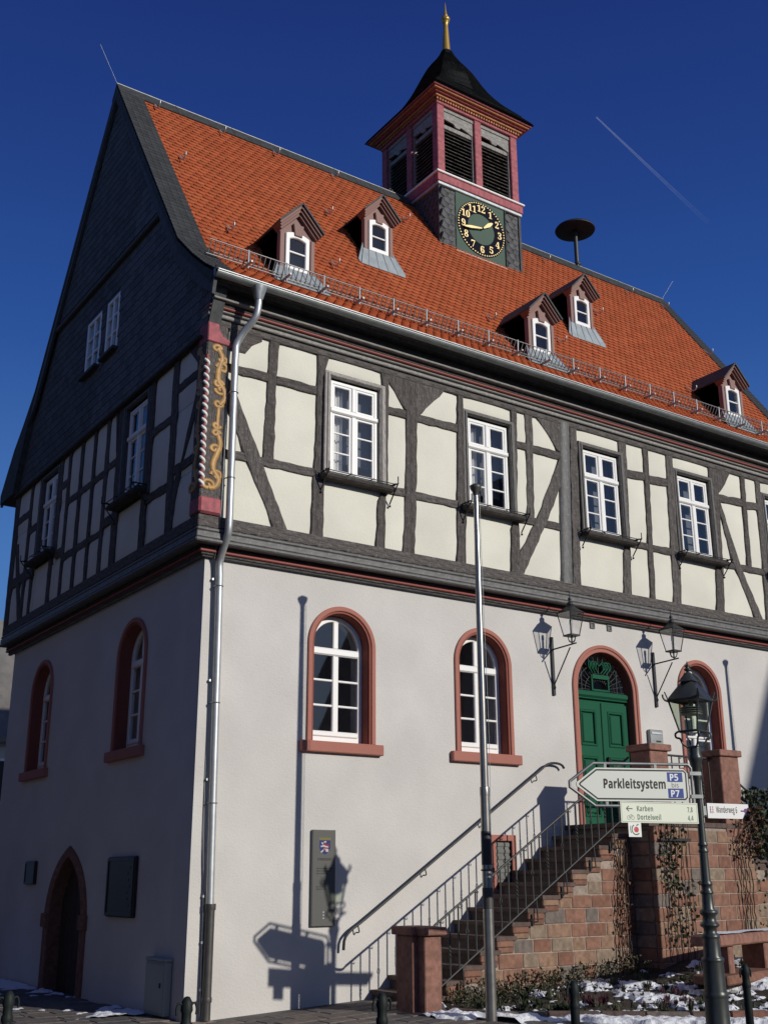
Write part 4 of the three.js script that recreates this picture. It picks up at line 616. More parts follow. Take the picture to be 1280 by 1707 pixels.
// ------------------------------------------------------------ entrance stairs
const stair = thing('stone_staircase', 'double flight of red sandstone steps with pillars leading up to the green door', 'staircase');
const ZF = 1.3, ZB = 1.78, RISE = .1725, RUN = .287, XN = 6.209, YN = 2.289, LAND = 2.46, XB = 6.6;
{
  const treadL = (k) => ({ x: XN - RUN * k, y: YN - RISE * k });
  for (let k = 0; k < 13; k++) { const { x, y } = treadL(k); const s = mesh('step', merge([b2(x, x + .36, y - .055, y, .005, ZF + .025), b2(x + .03, x + .36, y - RISE, y - .056, .005, ZF - .01)]), M.step, stair); }
  for (let k = 0; k < 10; k++) { const x = 8.95 + RUN * k, y = YN - RISE * k; mesh('step', merge([b2(x - .1, x + RUN, y - .055, y, .005, ZF + .025), b2(x - .1, x + RUN - .03, y - RISE, y - .056, .005, ZF - .01)]), M.step, stair); }
  mesh('landing', merge([b2(XN + RUN, 8.85, LAND - .07, LAND, .005, ZB + .02)]), M.step, stair);
  // wall cores (mortar) – stepped under the flights
  const core = []; for (let k = 0; k < 12; k++) { const { x, y } = treadL(k); core.push(b2(x + .04, x + .04 + RUN, -.2, y - RISE - .002, .02, ZF - .009)); } for (let k = 0; k < 10; k++) { const x = 8.95 + RUN * k, y = YN - RISE * k; core.push(b2(x - .1, x - .1 + RUN, -.2, y - RISE - .002, .02, ZF - .009)); } core.push(b2(XB + .03, 8.84, -.2, LAND - .072, .02, ZB - .009));
  mesh('wall_core', merge(core), M.mortar, stair);
  // masonry: each stone a piece
  const put = (x0, x1, y0, y1, zf, side_) => { const w = x1 - x0 - .01, h = y1 - y0 - .01; if (w < .04 || h < .04) return; const m = M.stone[[0, 0, 0, 0, 1, 1, 2, 2, 2, 3, 3, 4][Math.floor(rnd() * 12)]]; if (side_) { const o = box('stone_block', .1, h, w, zf + .05, (y0 + y1) / 2, (x0 + x1) / 2, m, stair, .014); o.position.x += rr(-.006, .004); } else { const o = box('stone_block', w, h, .1, (x0 + x1) / 2, (y0 + y1) / 2, zf - .05, m, stair, .009); o.position.z += rr(-.004, .006); o.rotation.z = rr(-.006, .006); } };
  const courses = []; { let y = -.1; const hs = [.2, .19, .2, .19, .18, .185, .2, .18, .19, .175, .185, .19, .18, .17, .17]; for (const h of hs) { courses.push([y, y + h]); y += h; } }
  for (const [y0, y1] of courses) {
    const kx = XN - RUN * Math.floor((YN - RISE - y1) / RISE) + .04; // where the flight's underside passes this course
    if (y1 < YN - .05) { let x = Math.max(2.95, kx); const first = x; while (x < XB - .02) { let w = rr(.24, .46); if (XB - x - w < .16) w = XB - x; put(x, x + w, y0, y1, ZF); x += w; } }
    if (y1 < LAND + .05) { let x = XB; const yy = Math.min(y1, LAND - .07); while (x < 8.84) { let w = rr(.22, .44); if (8.84 - x - w < .16) w = 8.84 - x; put(x, x + w, y0, yy, ZB); x += w; } let z = ZF - .0; while (z < ZB - .1) { put(z, ZB - .1, y0, yy, XB, true); z = 99; } }
    let x = 8.86; const xe = 8.95 + RUN * ((YN - RISE - y1) / RISE); while (x < xe - .05) { const w = Math.min(rr(.24, .46), xe - x); put(x, x + w, y0, y1, ZF); x += w; }
  }
  for (let k = 0; k < 12; k++) { const { x, y } = treadL(k); // projecting step ends
    box('step_end', .29, .082, .05, x + .16, y - .098, ZF - .005, pick(M.stone.slice(0, 3)), stair, .01); box('step_end', .27, .07, .05, x + .17, y - .178, ZF - .008, pick(M.stone.slice(0, 3)), stair, .01); }
  // pillars with caps
  const pil = (x0, x1, z0, z1, y0, y1) => { const p = span('pillar', x0, x1, y0, y1 - .1, z0, z1, M.pillar, stair, .012); const cx = p.position; mesh('pillar_cap', cbox(x1 - x0 + .09, .1, z1 - z0 + .09, .012), M.pillar, p, 0, (y1 - .1 - y0) / 2 + .05, 0); return p; };
  pil(6.64, 7.04, 1.38, 1.79, LAND - .2, 3.6); pil(8.24, 8.68, 1.36, 1.79, LAND - .2, 3.6);
  const lp = pil(2.26, 2.6, 1.33, 1.69, -.1, 1.085); const lc = lp.position; span('pillar_front', 2.33 - lc.x, 2.59 - lc.x, -.1 - lc.y, .985 - lc.y, 1.692 - lc.z, 1.85 - lc.z, M.pillar, lp, .012); mesh('pillar_cap', cbox(.35, .096, .18, .012), M.pillar, lp, 2.46 - lc.x, 1.034 - lc.y, 1.825 - lc.z);
}
// --- wrought-iron railings
function baluster(x, yb, yt, z, style, m) {
  if (style === 0) return bar([x, yb, z], [x, yt, z], .0115, 6);
  const n = 26, pts = [], g = [bar([x, yb, z], [x, yb + (yt - yb) * .3, z], .0115, 6), bar([x, yb + (yt - yb) * .62, z], [x, yt, z], .0115, 6)];
  const ya = yb + (yt - yb) * .3, ye = yb + (yt - yb) * .62;
  if (style === 1) { for (const ph of [0, Math.PI]) { const p = []; for (let k = 0; k <= n; k++) { const a = ph + k / n * 5 * Math.PI; p.push([x + .011 * Math.cos(a), ya + (ye - ya) * k / n, z + .011 * Math.sin(a)]); } g.push(tube(p, .009, 30, 5)); } }
  else { const ym = ya + (ye - ya) * .35, yq = ya + (ye - ya) * .75; g.push(bar([x, ya, z], [x, ym, z], .0115), bar([x, yq, z], [x, ye, z], .0115)); for (let s = 0; s < 4; s++) { const a = s * Math.PI / 2; g.push(tube([[x, ym, z], [x + .022 * Math.cos(a), (ym + yq) / 2 - .01, z + .022 * Math.sin(a)], [x, yq, z]].map((q, i) => q), .005, 8, 5)); } }
  return merge(g);
}
function railing(label, x0, x1, top, bot, z, spacing, endPost) {
  const r = thing('stair_railing', label, 'railing', [0, 0, 0], 'wrought-iron railings of the entrance stairs');
  mesh('top_rail', bar([x0, top(x0), z], [x1, top(x1), z], .017, 8).scale(1, 1, 1), M.ironGrey, r); mesh('bottom_rail', bar([x0, bot(x0), z], [x1, bot(x1), z], .012, 6), M.ironGrey, r);
  let i = 0; for (let x = x0 + spacing * .6; x < x1 - .03; x += spacing, i++) { mesh('baluster', baluster(x, bot(x), top(x), z, [0, 1, 0, 2][i % 4], 0), M.ironGrey, r); if (i % 2 === 0) { const yy = top(x); mesh('curl', tube([[x, yy - .01, z], [x + .03, yy - .035, z], [x + .05, yy - .03, z], [x + .045, yy - .01, z]], .006, 10, 5), M.ironGrey, r); } }
  if (endPost) for (const [x, y0, y1] of endPost) mesh('rail_post', bar([x, y0, z], [x, y1, z], .017, 8), M.ironGrey, r);
  return r;
}
{
  const top = x => 1.10 + (x - 2.888) * .622, bot = x => .473 + (x - 3.156) * .6225, z = 1.36;
  const r = railing('dark iron railing with twisted bars climbing the left flight of steps', 2.86, 6.62, top, bot, z, .1475, [[2.66, .1, 1.06]]);
  mesh('rail_end', tube([[2.86, top(2.86), z], [2.8, 1.04, z], [2.68, 1.05, z]], .016, 12, 6), M.ironGrey, r);
  for (const x of [3.3, 4.62, 5.2, 5.78, 6.2]) mesh('rail_bracket', merge([bar([x, bot(x), z], [x, bot(x) - .3, z + .02], .01), bar([x, bot(x) - .3, z + .02], [x - .07, bot(x) - .3, z - .02], .01), bar([x - .07, bot(x) - .2, z - .02], [x - .07, bot(x) - .36, z - .02], .012)]), M.iron, r);
  railing('short iron railing of the landing between the two upper stone pillars', 7.05, 8.23, () => 3.47, () => 2.56, 1.6, .17);
  railing('iron railing sloping down the right flight beyond the upper pillars', 8.7, 11.7, x => 3.42 - (x - 8.7) * .6, x => 2.58 - (x - 8.7) * .6, z, .17);
}
{
  const h = thing('wall_handrail', 'dark iron handrail on brackets fixed to the white wall beside the steps', 'handrail', [0, 0, 0]); const z = .085;
  mesh('rail', tube([[2.27, .74, z], [2.285, .88, z], [2.36, .97, z], [2.6, 1.12, z], [4.2, 2.155, z], [5.95, 3.29, z], [6.1, 3.385, z], [6.25, 3.42, z], [6.42, 3.4, z], [6.47, 3.35, z]], .02, 90, 8), M.iron, h);
  for (const x of [2.5, 3.65, 4.75, 5.85]) { const y = 1.12 + (x - 2.6) * .648; mesh('bracket', tube([[x, y - .01, z], [x + .02, y - .09, z], [x + .02, y - .1, .01]], .009, 10, 6), M.iron, h); }
}
// ------------------------------------------------------------ things on the roof and the walls
{
  const s = thing('siren', 'black mushroom-shaped siren on a pole on the roof ridge', 'siren', [11.93, 16.5, -4.28]);
  mesh('pole', bar([0, -.05, 0], [0, 1.0, 0], .055, 12), M.ironGrey, s); mesh('collar', lathe([[.06, .0], [.1, .02], [.06, .08]], 12), M.ironGrey, s);
  mesh('disc', lathe([[.001, 1.0], [.12, 1.0], [.2, .97], [.5, .99], [.515, 1.02], [.48, 1.07], [.3, 1.13], [.12, 1.17], [.001, 1.175]], 36), M.black, s);
}
function lanternBody(S) { // four-sided lantern standing on y = 0, S = overall size
  const o = {}; const a = .095 * S, b = .165 * S, h0 = .12 * S, h1 = .53 * S;
  return { a, b, h0, h1 };
}
function wallLantern(x, label) {
  const t = thing('wall_lantern', label, 'lantern', [x, 4.53, 0], 'wall lanterns beside the portal'); const A = .5, ya = .765;
  span('wall_bar', -.03, .03, 0, .98, 0, .035, M.iron, t, .006);
  mesh('arm', merge([bar([0, ya, .03], [0, ya + .02, A + .1], .013), bar([0, .17, .03], [0, ya - .03, A - .05], .011), tube([[0, .17, .03], [0, .12, .06], [0, .1, .03]], .01, 8, 5)]), M.iron, t);
  const y0 = ya + .02, a = .09, b = .155, h0 = .14, h1 = .52, z = A;
  mesh('cradle', merge([bar([0, y0, z], [0, y0 + h0, z], .014)].concat([-1, 1].map(s => tube([[0, y0 + .02, z], [s * .06, y0 + .05, z], [s * .09, y0 + h0, z]], .007, 12, 5)), [-1, 1].map(s => tube([[0, y0 + .02, z], [0, y0 + .05, z + s * .06], [0, y0 + h0, z + s * .09]], .007, 12, 5)))), M.iron, t);
  const bars = [b2(-a - .01, a + .01, y0 + h0 - .015, y0 + h0 + .01, z - a - .01, z + a + .01)]; for (const i of [-1, 1]) for (const j of [-1, 1]) bars.push(bar([i * a, y0 + h0, z + j * a], [i * b, y0 + h1, z + j * b], .009, 5));
  for (const i of [-1, 1]) { bars.push(bar([i * b, y0 + h1, z - b], [i * b, y0 + h1, z + b], .009, 5), bar([-b, y0 + h1, z + i * b], [b, y0 + h1, z + i * b], .009, 5)); }
  mesh('cage', merge(bars), M.iron, t);
  for (let k = 0; k < 4; k++) { const g = new THREE.BufferGeometry(); g.setAttribute('position', new THREE.Float32BufferAttribute([-a, y0 + h0, a, a, y0 + h0, a, b, y0 + h1, b, -a, y0 + h0, a, b, y0 + h1, b, -b, y0 + h1, b], 3)); g.computeVertexNormals(); g.rotateY(k * Math.PI / 2).translate(0, 0, z); mesh('pane', g, M.glass, t); }
  mesh('roof', new THREE.CylinderGeometry(.04, .235, .13, 4, 1).rotateY(Math.PI / 4).toNonIndexed().translate(0, y0 + h1 + .06, z), M.iron, t); mesh('finial', lathe([[.0, .22], [.012, .2], [.008, .15], [.03, .12], [.03, .1], [.012, .08], [.05, .05], [.055, .02], [.04, 0]], 12).translate(0, y0 + h1 + .12, z), M.iron, t);
  mesh('bulb', lathe([[.022, 0], [.022, .16], [.028, .17], [.026, .24], [0, .26]], 10).translate(0, y0 + h0 + .02, z), M.zincDull, t);
}
wallLantern(6.40, 'black iron wall lantern on a bracket to the left of the green door'); wallLantern(8.84, 'black iron wall lantern on a bracket to the right of the green door');
{
  const t = thing('registry_plaque', 'tall grey metal wall plaque with blue lion crest and dark lettering', 'plaque', [1.965, 1.05, 0]);
  mesh('plate', cbox(.37, 1.25, .05, .006), M.plaqueMetal, t, 0, .625, .028);
  const tx = canvasTex(300, 1000, (c, w, h) => {
    c.fillStyle = '#7a7a74'; c.fillRect(0, 0, w, h); c.fillStyle = 'rgba(90,90,84,.5)'; for (let i = 0; i < 900; i++) c.fillRect(hash(i, 1, 1) * w, hash(i, 2, 1) * h, 2, 5);
    c.fillStyle = '#a79a2c'; for (let i = 0; i < 5; i++) { c.beginPath(); c.arc(92 + i * 33, 82, 9, 0, 7); c.fill(); } c.fillRect(85, 88, 146, 12);
    c.fillStyle = '#1f3a8c'; c.beginPath(); c.moveTo(85, 108); c.lineTo(231, 108); c.lineTo(231, 180); c.quadraticCurveTo(226, 235, 158, 258); c.quadraticCurveTo(90, 235, 85, 180); c.closePath(); c.fill();
    c.lineWidth = 17; c.lineCap = 'round'; const st = ['#f2f2f2', '#b8242c']; // striped rampant lion
    const L = [[[170, 122], [150, 126]], [[158, 140], [178, 150]], [[118, 134], [140, 152]], [[140, 150], [182, 160]], [[110, 172], [150, 164]], [[150, 172], [200, 176]], [[150, 188], [190, 194]], [[148, 204], [200, 206]], [[128, 216], [160, 210]], [[112, 230], [132, 216]], [[176, 220], [200, 222]], [[205, 150], [212, 176]]];
    L.forEach((s, i) => { c.strokeStyle = st[i % 5 === 1 || i % 5 === 3 ? 1 : 0]; c.beginPath(); c.moveTo(...s[0]); c.lineTo(...s[1]); c.stroke(); });
    c.fillStyle = '#161616'; c.textAlign = 'center'; c.font = 'bold 38px sans-serif'; c.save(); c.translate(158, 322); c.scale(.8, 1); c.fillText('STANDESAMT', 0, 0); c.restore();
    c.fillStyle = '#222'; for (const [y, ws] of [[398, [30, 44, 20, 40, 36]], [424, [46, 22, 50, 40]], [450, [40, 60, 26]], [590, [34, 20, 50]], [614, [50, 26, 40]]]) { let x = 48; for (const q of ws) { for (let k = 0; k < q; k += 7) c.fillRect(x + k, y + (k % 3) * 2, 4, 14); x += q + 10; } }
    c.fillStyle = '#f4f4f0'; for (const y of [860, 892, 924]) { c.beginPath(); c.arc(150, y, 8, 0, 7); c.fill(); }
  });
  const g = new THREE.PlaneGeometry(.355, 1.235); g.userData.uvm = true; const pm = mat(1, 1, 1, { map: tx, roughness: .7, metalness: .1 }); pm.color.setRGB(.5, .5, .5); mesh('print', g, pm, t, 0, .625, .0545);
}
{ const t = thing('memorial_plaque', 'large dark bronze plaque on the shaded side wall near the corner', 'plaque', [0, 1.15, -2.17]); mesh('plate', cbox(.06, .82, 1.02, .02), M.bronze, t, -.03, .41, 0); mesh('raised_border', side(ex((() => { const s = shape(rect(-.49, .49, .02, .8)); s.holes.push(shape(rect(-.45, .45, .06, .76))); return s; })(), .058, .072)), M.bronze, t); for (let k = 0; k < 7; k++) mesh('raised_line', bg(.006, .03, .74 - (k % 3) * .08, -.062, .16 + k * .085, 0), M.bronze, t); }
{ const t = thing('notice_plate', 'small dark plate on the shaded side wall beyond the arched door', 'plaque', [0, 1.58, -6.27]); mesh('plate', cbox(.05, .38, .52, .012), M.bronze, t, -.025, .19, 0); mesh('frame', side(ex((() => { const s = shape(rect(-.25, .25, .01, .37)); s.holes.push(shape(rect(-.22, .22, .04, .34))); return s; })(), .048, .06)), M.bronze, t); }
{ const t = thing('utility_cabinet', 'low grey-green utility cabinet standing against the shaded side wall', 'cabinet', [-.06, 0, -.66]); mesh('body', cbox(.1, .64, .6, .01), M.cabinet, t, 0, .34, 0); mesh('lid', cbox(.115, .04, .63, .01), M.cabinet, t, 0, .68, 0); span('door', -.062, -.05, .06, .63, -.28, .28, M.cabinet, t, .004); mesh('lock', cbox(.02, .06, .03, .004), M.iron, t, -.066, .38, .2); }
{ const t = thing('letter_box', 'flat pale metal letter box on the wall right of the door', 'letter box', [8.72, 3.86, 0]); mesh('case', cbox(.33, .26, .07, .01), M.zincDull, t, 0, .13, .036); mesh('flap', cbox(.26, .04, .012, .004), M.zinc, t, 0, .2, .076); mesh('name_card', cbox(.12, .03, .006, .002), M.black, t, .04, .06, .074); }

// ------------------------------------------------------------ street furniture
function flagpole(x, z, label) {
  const y = groundY(x, z), t = thing('flagpole', label, 'flagpole', [x, y, z], 'tapered flagpoles before the town hall'), k = 2.60;
  mesh('lower_tube', lathe([[.068, -.05], [.066, .5], [.058, 2.52], [.062, 2.53], [.062, 2.63], [.05, 2.64]], 18), M.steel, t); mesh('upper_tube', lathe([[.05, 2.6], [.044, 4.6], [.034, 6.42]], 16), M.steel, t);
  mesh('cap', lathe([[.034, 6.42], [.04, 6.46], [.075, 6.52], [.08, 6.56], [.05, 6.58], [.0, 6.585]], 16), M.castPipe, t); mesh('sleeve', lathe([[.0625, 1.72], [.0635, 1.73], [.0635, 2.1], [.0625, 2.11]], 18), M.sleeve, t); mesh('clamp', merge([new THREE.TorusGeometry(.064, .012, 6, 18).rotateX(Math.PI / 2).translate(0, 1.66, 0), bg(.05, .05, .05, .075, 1.66, 0)]), M.castPipe, t); mesh('sleeve', lathe([[.065, 1.22], [.066, 1.23], [.066, 1.45], [.065, 1.46]], 18), M.castPipe, t);
  mesh('halyard', tube([[.07, 1.66, .0], [.085, 3.0, .01], [.075, 5.0, 0], [.06, 6.46, 0]], .004, 40, 4), M.zincDull, t);
}
flagpole(2.59, 2.78, 'tall tapered metal flagpole standing in front of the steps'); flagpole(11.85, 2.78, 'second tapered metal flagpole at the right end, seen by its shadow on the wall');
const LX = 3.965, LZ = 4.93, LY = groundY(LX, LZ);
{
  const t = thing('street_lamp', 'old-style cast-iron street lamp with six-sided glass lantern carrying road signs', 'street lamp', [LX, 0, LZ]);
  mesh('post', lathe([[.16, LY - .05], [.16, .1], [.13, .16], [.125, .42], [.135, .43], [.135, .47], [.118, .49], [.112, .78], [.122, .79], [.122, .82], [.095, .84], [.088, 1.02], [.098, 1.03], [.1, 1.06], [.07, 1.08], [.072, 1.13], [.105, 1.15], [.105, 1.17], [.075, 1.2], [.07, 1.25], [.098, 1.28], [.098, 1.31], [.066, 1.33], [.06, 1.48], [.072, 1.49], [.072, 1.51], [.056, 1.53], [.056, 1.57], [.068, 1.58], [.068, 1.6], [.053, 1.62], [.047, 1.92], [.056, 1.93], [.056, 1.95], [.046, 1.96], [.046, 1.995], [.056, 2.0], [.056, 2.02], [.042, 2.04], [.039, 2.6], [.042, 2.72], [.052, 2.74], [.052, 2.79], [.045, 2.8], [.058, 2.86], [.075, 2.94], [.082, 2.96], [.082, 2.99], [.07, 3.0], [.075, 3.08], [.072, 3.1], [.03, 3.11]], 22), M.lampIron, t);
  mesh('socket', lathe([[.028, 3.1], [.028, 3.24], [.045, 3.25], [.045, 3.27]], 12), M.white, t); mesh('cross_bar', bar([-.13, 3.2, .02], [.2, 3.2, .02], .016, 8), M.white, t);
  const n = 4, a = .125, b = .215, h0 = 3.27, h1 = 3.63, ro = .55; // four-sided, set askew to the wall
  const pt = (r, k, y) => [r * Math.cos(ro + k * 2 * Math.PI / n), y, r * Math.sin(ro + k * 2 * Math.PI / n)];
  const A = a * 1.25, Bq = b * 1.22;
  for (let k = 0; k < n; k++) { const p = [pt(A, k, h0), pt(A, k + 1, h0), pt(Bq, k + 1, h1), pt(Bq, k, h1)]; const g = new THREE.BufferGeometry(); g.setAttribute('position', new THREE.Float32BufferAttribute([...p[0], ...p[1], ...p[2], ...p[0], ...p[2], ...p[3]], 3)); g.computeVertexNormals(); mesh('pane', g, M.lampGlass, t); }
  const fr = []; for (let k = 0; k < n; k++) { fr.push(bar(pt(A, k, h0), pt(Bq, k, h1), .011, 6), bar(pt(A, k, h0), pt(A, k + 1, h0), .014, 6), bar(pt(Bq, k, h1), pt(Bq, k + 1, h1), .016, 6)); } mesh('cage', merge(fr), M.lampIron, t);
  const rf = new THREE.CylinderGeometry(.1, Bq * 1.06, .2, n, 1, false).toNonIndexed(); rf.rotateY(-ro + Math.PI / 2).translate(0, 3.74, 0); mesh('roof', rf, M.lampIron, t);
  const ck = new THREE.CylinderGeometry(.035, .125, .11, n, 1).toNonIndexed(); ck.rotateY(-ro + Math.PI / 2).translate(0, 3.905, 0); mesh('chimney', ck, M.lampIron, t); mesh('chimney_neck', new THREE.CylinderGeometry(.085, .1, .03, n).toNonIndexed().rotateY(-ro + Math.PI / 2).translate(0, 3.845, 0), M.lampIron, t);
  mesh('finial', lathe([[.03, 3.95], [.02, 3.97], [.04, 3.985], [.045, 4.0], [.02, 4.015], [.035, 4.03], [.03, 4.045], [.01, 4.055], [.006, 4.09], [0, 4.095]], 14), M.lampIron, t);
  for (let k = 0; k < n; k++) { const c = Math.cos(ro + k * 2 * Math.PI / n), s = Math.sin(ro + k * 2 * Math.PI / n), q = (r, y) => [r * c, y, r * s]; mesh('horn', merge([tube([q(Bq - .01, 3.62), q(Bq + .03, 3.63), q(Bq + .055, 3.66), q(Bq + .062, 3.70)], .013, 10, 6), tube([q(Bq, 3.64), q(Bq + .015, 3.68), q(Bq + .035, 3.73)], .01, 8, 6)]), M.lampIron, t); mesh('scroll_arm', tube([q(.06, 3.08), q(.13, 3.13), q(.16, 3.19), q(.2, 3.2), q(.21, 3.24), q(.17, 3.27), q(A, 3.27)], .012, 20, 6), M.lampIron, t); }
  mesh('burner', merge([0, 1, 2, 3].map(k => new THREE.CylinderGeometry(.13 - k * .004, .13, .008, 18).translate(0, 3.47 + k * .025, 0)).concat([bar([0, 3.27, 0], [0, 3.42, 0], .022, 10), bar([0, 3.56, 0], [0, 3.63, 0], .03, 8)])), M.zincDull, t);
}
// signs: printed plates on the lamp post
function signPlate(parent, pts, th, tex_, w, h, backMat) { // pts in local metres, origin bottom-left ; print on the front
  const p = mesh('plate', ex(pts, -th, 0), backMat || M.zincDull, parent); const g = new THREE.ShapeGeometry(shape(pts)); const uv = g.attributes.uv, ps = g.attributes.position; for (let i = 0; i < uv.count; i++) uv.setXY(i, ps.getX(i) / w, ps.getY(i) / h); g.userData.uvm = true; g.translate(0, 0, .002); mesh('print', g, mat(.88, .88, .86, { map: tex_, roughness: .45 }), parent); return p;
}
{
  const W = 1.33, H = .365, a = V3(2.60, 2.475, 4.385), b = V3(3.83, 2.475, 4.93), t = thing('parking_sign', 'white arrow-shaped parking guidance sign reading Parkleitsystem with blue P5 and P7 fields', 'sign', [a.x, a.y, a.z]);
  t.rotation.y = -Math.atan2(b.z - a.z, b.x - a.x);
  const tx = canvasTex(1400, 384, (c, w, h) => {
    c.fillStyle = '#e9ece2'; c.fillRect(0, 0, w, h); const P = [[34, h / 2], [44, h / 2 - 14], [250, 26], [w - 52, 26], [w - 26, 52], [w - 26, h - 52], [w - 52, h - 26], [250, h - 26], [44, h / 2 + 14]];
    c.strokeStyle = '#101010'; c.lineWidth = 18; c.lineJoin = 'round'; c.beginPath(); P.forEach((p, i) => i ? c.lineTo(...p) : c.moveTo(...p)); c.closePath(); c.stroke();
    c.fillStyle = '#111'; c.save(); c.translate(322, 236); c.scale(.9, 1.22); c.font = 'bold 122px sans-serif'; c.lineWidth = 4; c.strokeStyle = '#111'; c.strokeText('Parkleitsystem', 0, 0); c.fillText('Parkleitsystem', 0, 0); c.restore();
    for (const [y, s] of [[44, 'P5'], [232, 'P7']]) { c.fillStyle = '#1b3f94'; c.fillRect(1135, y, 196, 112); c.fillStyle = '#fff'; c.font = 'bold 112px sans-serif'; c.save(); c.translate(1162, y + 97); c.scale(.92, 1); c.fillText(s, 0, 0); c.restore(); }
    c.fillStyle = '#444'; c.font = '76px sans-serif'; c.fillText('bis', 1180, 220);
  });
  const pts = [[0, H / 2 + .02], [0, H / 2 - .02], [.23, .0], [W - .05, 0], [W, .05], [W, H - .05], [W - .05, H], [.23, H]];
  signPlate(t, pts, .02, tx, W, H);
  const q = [[-.075, H / 2 + .03], [-.075, H / 2 - .03], [.21, -.05], [W + .02, -.05], [W + .055, -.01], [W + .055, H + .01], [W + .02, H + .05], [.21, H + .05]]; const fr = []; for (let i = 0; i < q.length; i++) { const m = q[(i + 1) % q.length]; fr.push(bar([q[i][0], q[i][1], -.02], [m[0], m[1], -.02], .017, 8), new THREE.SphereGeometry(.017, 8, 6).translate(q[i][0], q[i][1], -.02)); }
  mesh('tube_frame', merge(fr), M.zincDull, t); mesh('fixing', merge([[.35, 0], [.95, 0], [.35, H], [.95, H]].map(([x, y]) => bg(.03, .06, .03, x, y + (y ? .025 : -.025), -.02)).concat([bg(.14, .04, .06, W + .1, .06, -.03), bg(.14, .04, .06, W + .1, H - .05, -.03)])), M.zincDull, t);
}
{
  const a = V3(2.90, 2.235, 4.735), b = V3(3.90, 2.235, 4.955), W = a.distanceTo(b), H = .225, t = thing('cycle_route_sign', 'pale rectangular cycle sign with arrow reading Karben and Dortelweil', 'sign', [a.x, a.y, a.z]); t.rotation.y = -Math.atan2(b.z - a.z, b.x - a.x);
  const tx = canvasTex(1024, 232, (c, w, h) => {
    c.fillStyle = '#e6ead8'; c.fillRect(0, 0, w, h); c.strokeStyle = '#7d8f74'; c.lineWidth = 5; c.strokeRect(14, 12, w - 28, h - 24); c.strokeStyle = c.fillStyle = '#1c3a2a'; c.lineWidth = 11; c.beginPath(); c.moveTo(155, 78); c.lineTo(78, 78); c.moveTo(108, 48); c.lineTo(76, 78); c.lineTo(108, 108); c.stroke();
    c.lineWidth = 5; c.strokeStyle = '#6a7d70'; for (const x of [100, 150]) { c.beginPath(); c.arc(x, 176, 21, 0, 7); c.stroke(); } c.beginPath(); c.moveTo(100, 176); c.lineTo(118, 146); c.lineTo(142, 146); c.lineTo(126, 176); c.lineTo(100, 176); c.moveTo(138, 136); c.lineTo(150, 176); c.stroke();
    c.fillStyle = '#2c5340'; c.font = 'bold 78px sans-serif'; for (const [s, y, q] of [['Karben', 104, '7,8'], ['Dortelweil', 198, '4,4']]) { c.save(); c.translate(206, y); c.scale(.82, 1.05); c.fillText(s, 0, 0); c.restore(); c.save(); c.translate(880, y); c.scale(.7, 1); c.fillText(q, 0, 0); c.restore(); }
  });
  signPlate(t, rect(0, W, 0, H), .014, tx, W, H); mesh('fixing', bg(.05, .16, .04, W - .02, H / 2, -.03), M.zincDull, t);
}
{
  const t = thing('route_plate', 'small square white plate with green ring and red apple mark under the cycle sign', 'sign', [2.985, 2.085, 4.753]); t.rotation.y = -.217;
  const tx = canvasTex(256, 256, (c, w, h) => { c.fillStyle = '#f2f3ee'; c.fillRect(0, 0, w, h); c.strokeStyle = '#1c5a35'; c.lineWidth = 20; c.beginPath(); c.arc(150, 136, 82, .25 * Math.PI, 1.35 * Math.PI); c.stroke(); c.lineWidth = 15; c.beginPath(); c.arc(190, 128, 152, .86 * Math.PI, 1.12 * Math.PI); c.stroke(); c.fillStyle = '#c5262f'; c.beginPath(); c.arc(156, 136, 48, 0, 7); c.fill(); c.fillStyle = '#dd6a68'; c.beginPath(); c.arc(142, 122, 12, 0, 7); c.fill(); c.fillStyle = '#1c5a35'; c.beginPath(); c.moveTo(150, 78); c.quadraticCurveTo(170, 40, 214, 44); c.quadraticCurveTo(196, 74, 150, 78); c.fill(); });
  signPlate(t, rect(0, .165, 0, .165), .01, tx, .165, .165); mesh('fixing', bg(.02, .05, .02, .08, .17, -.015), M.zincDull, t);
}
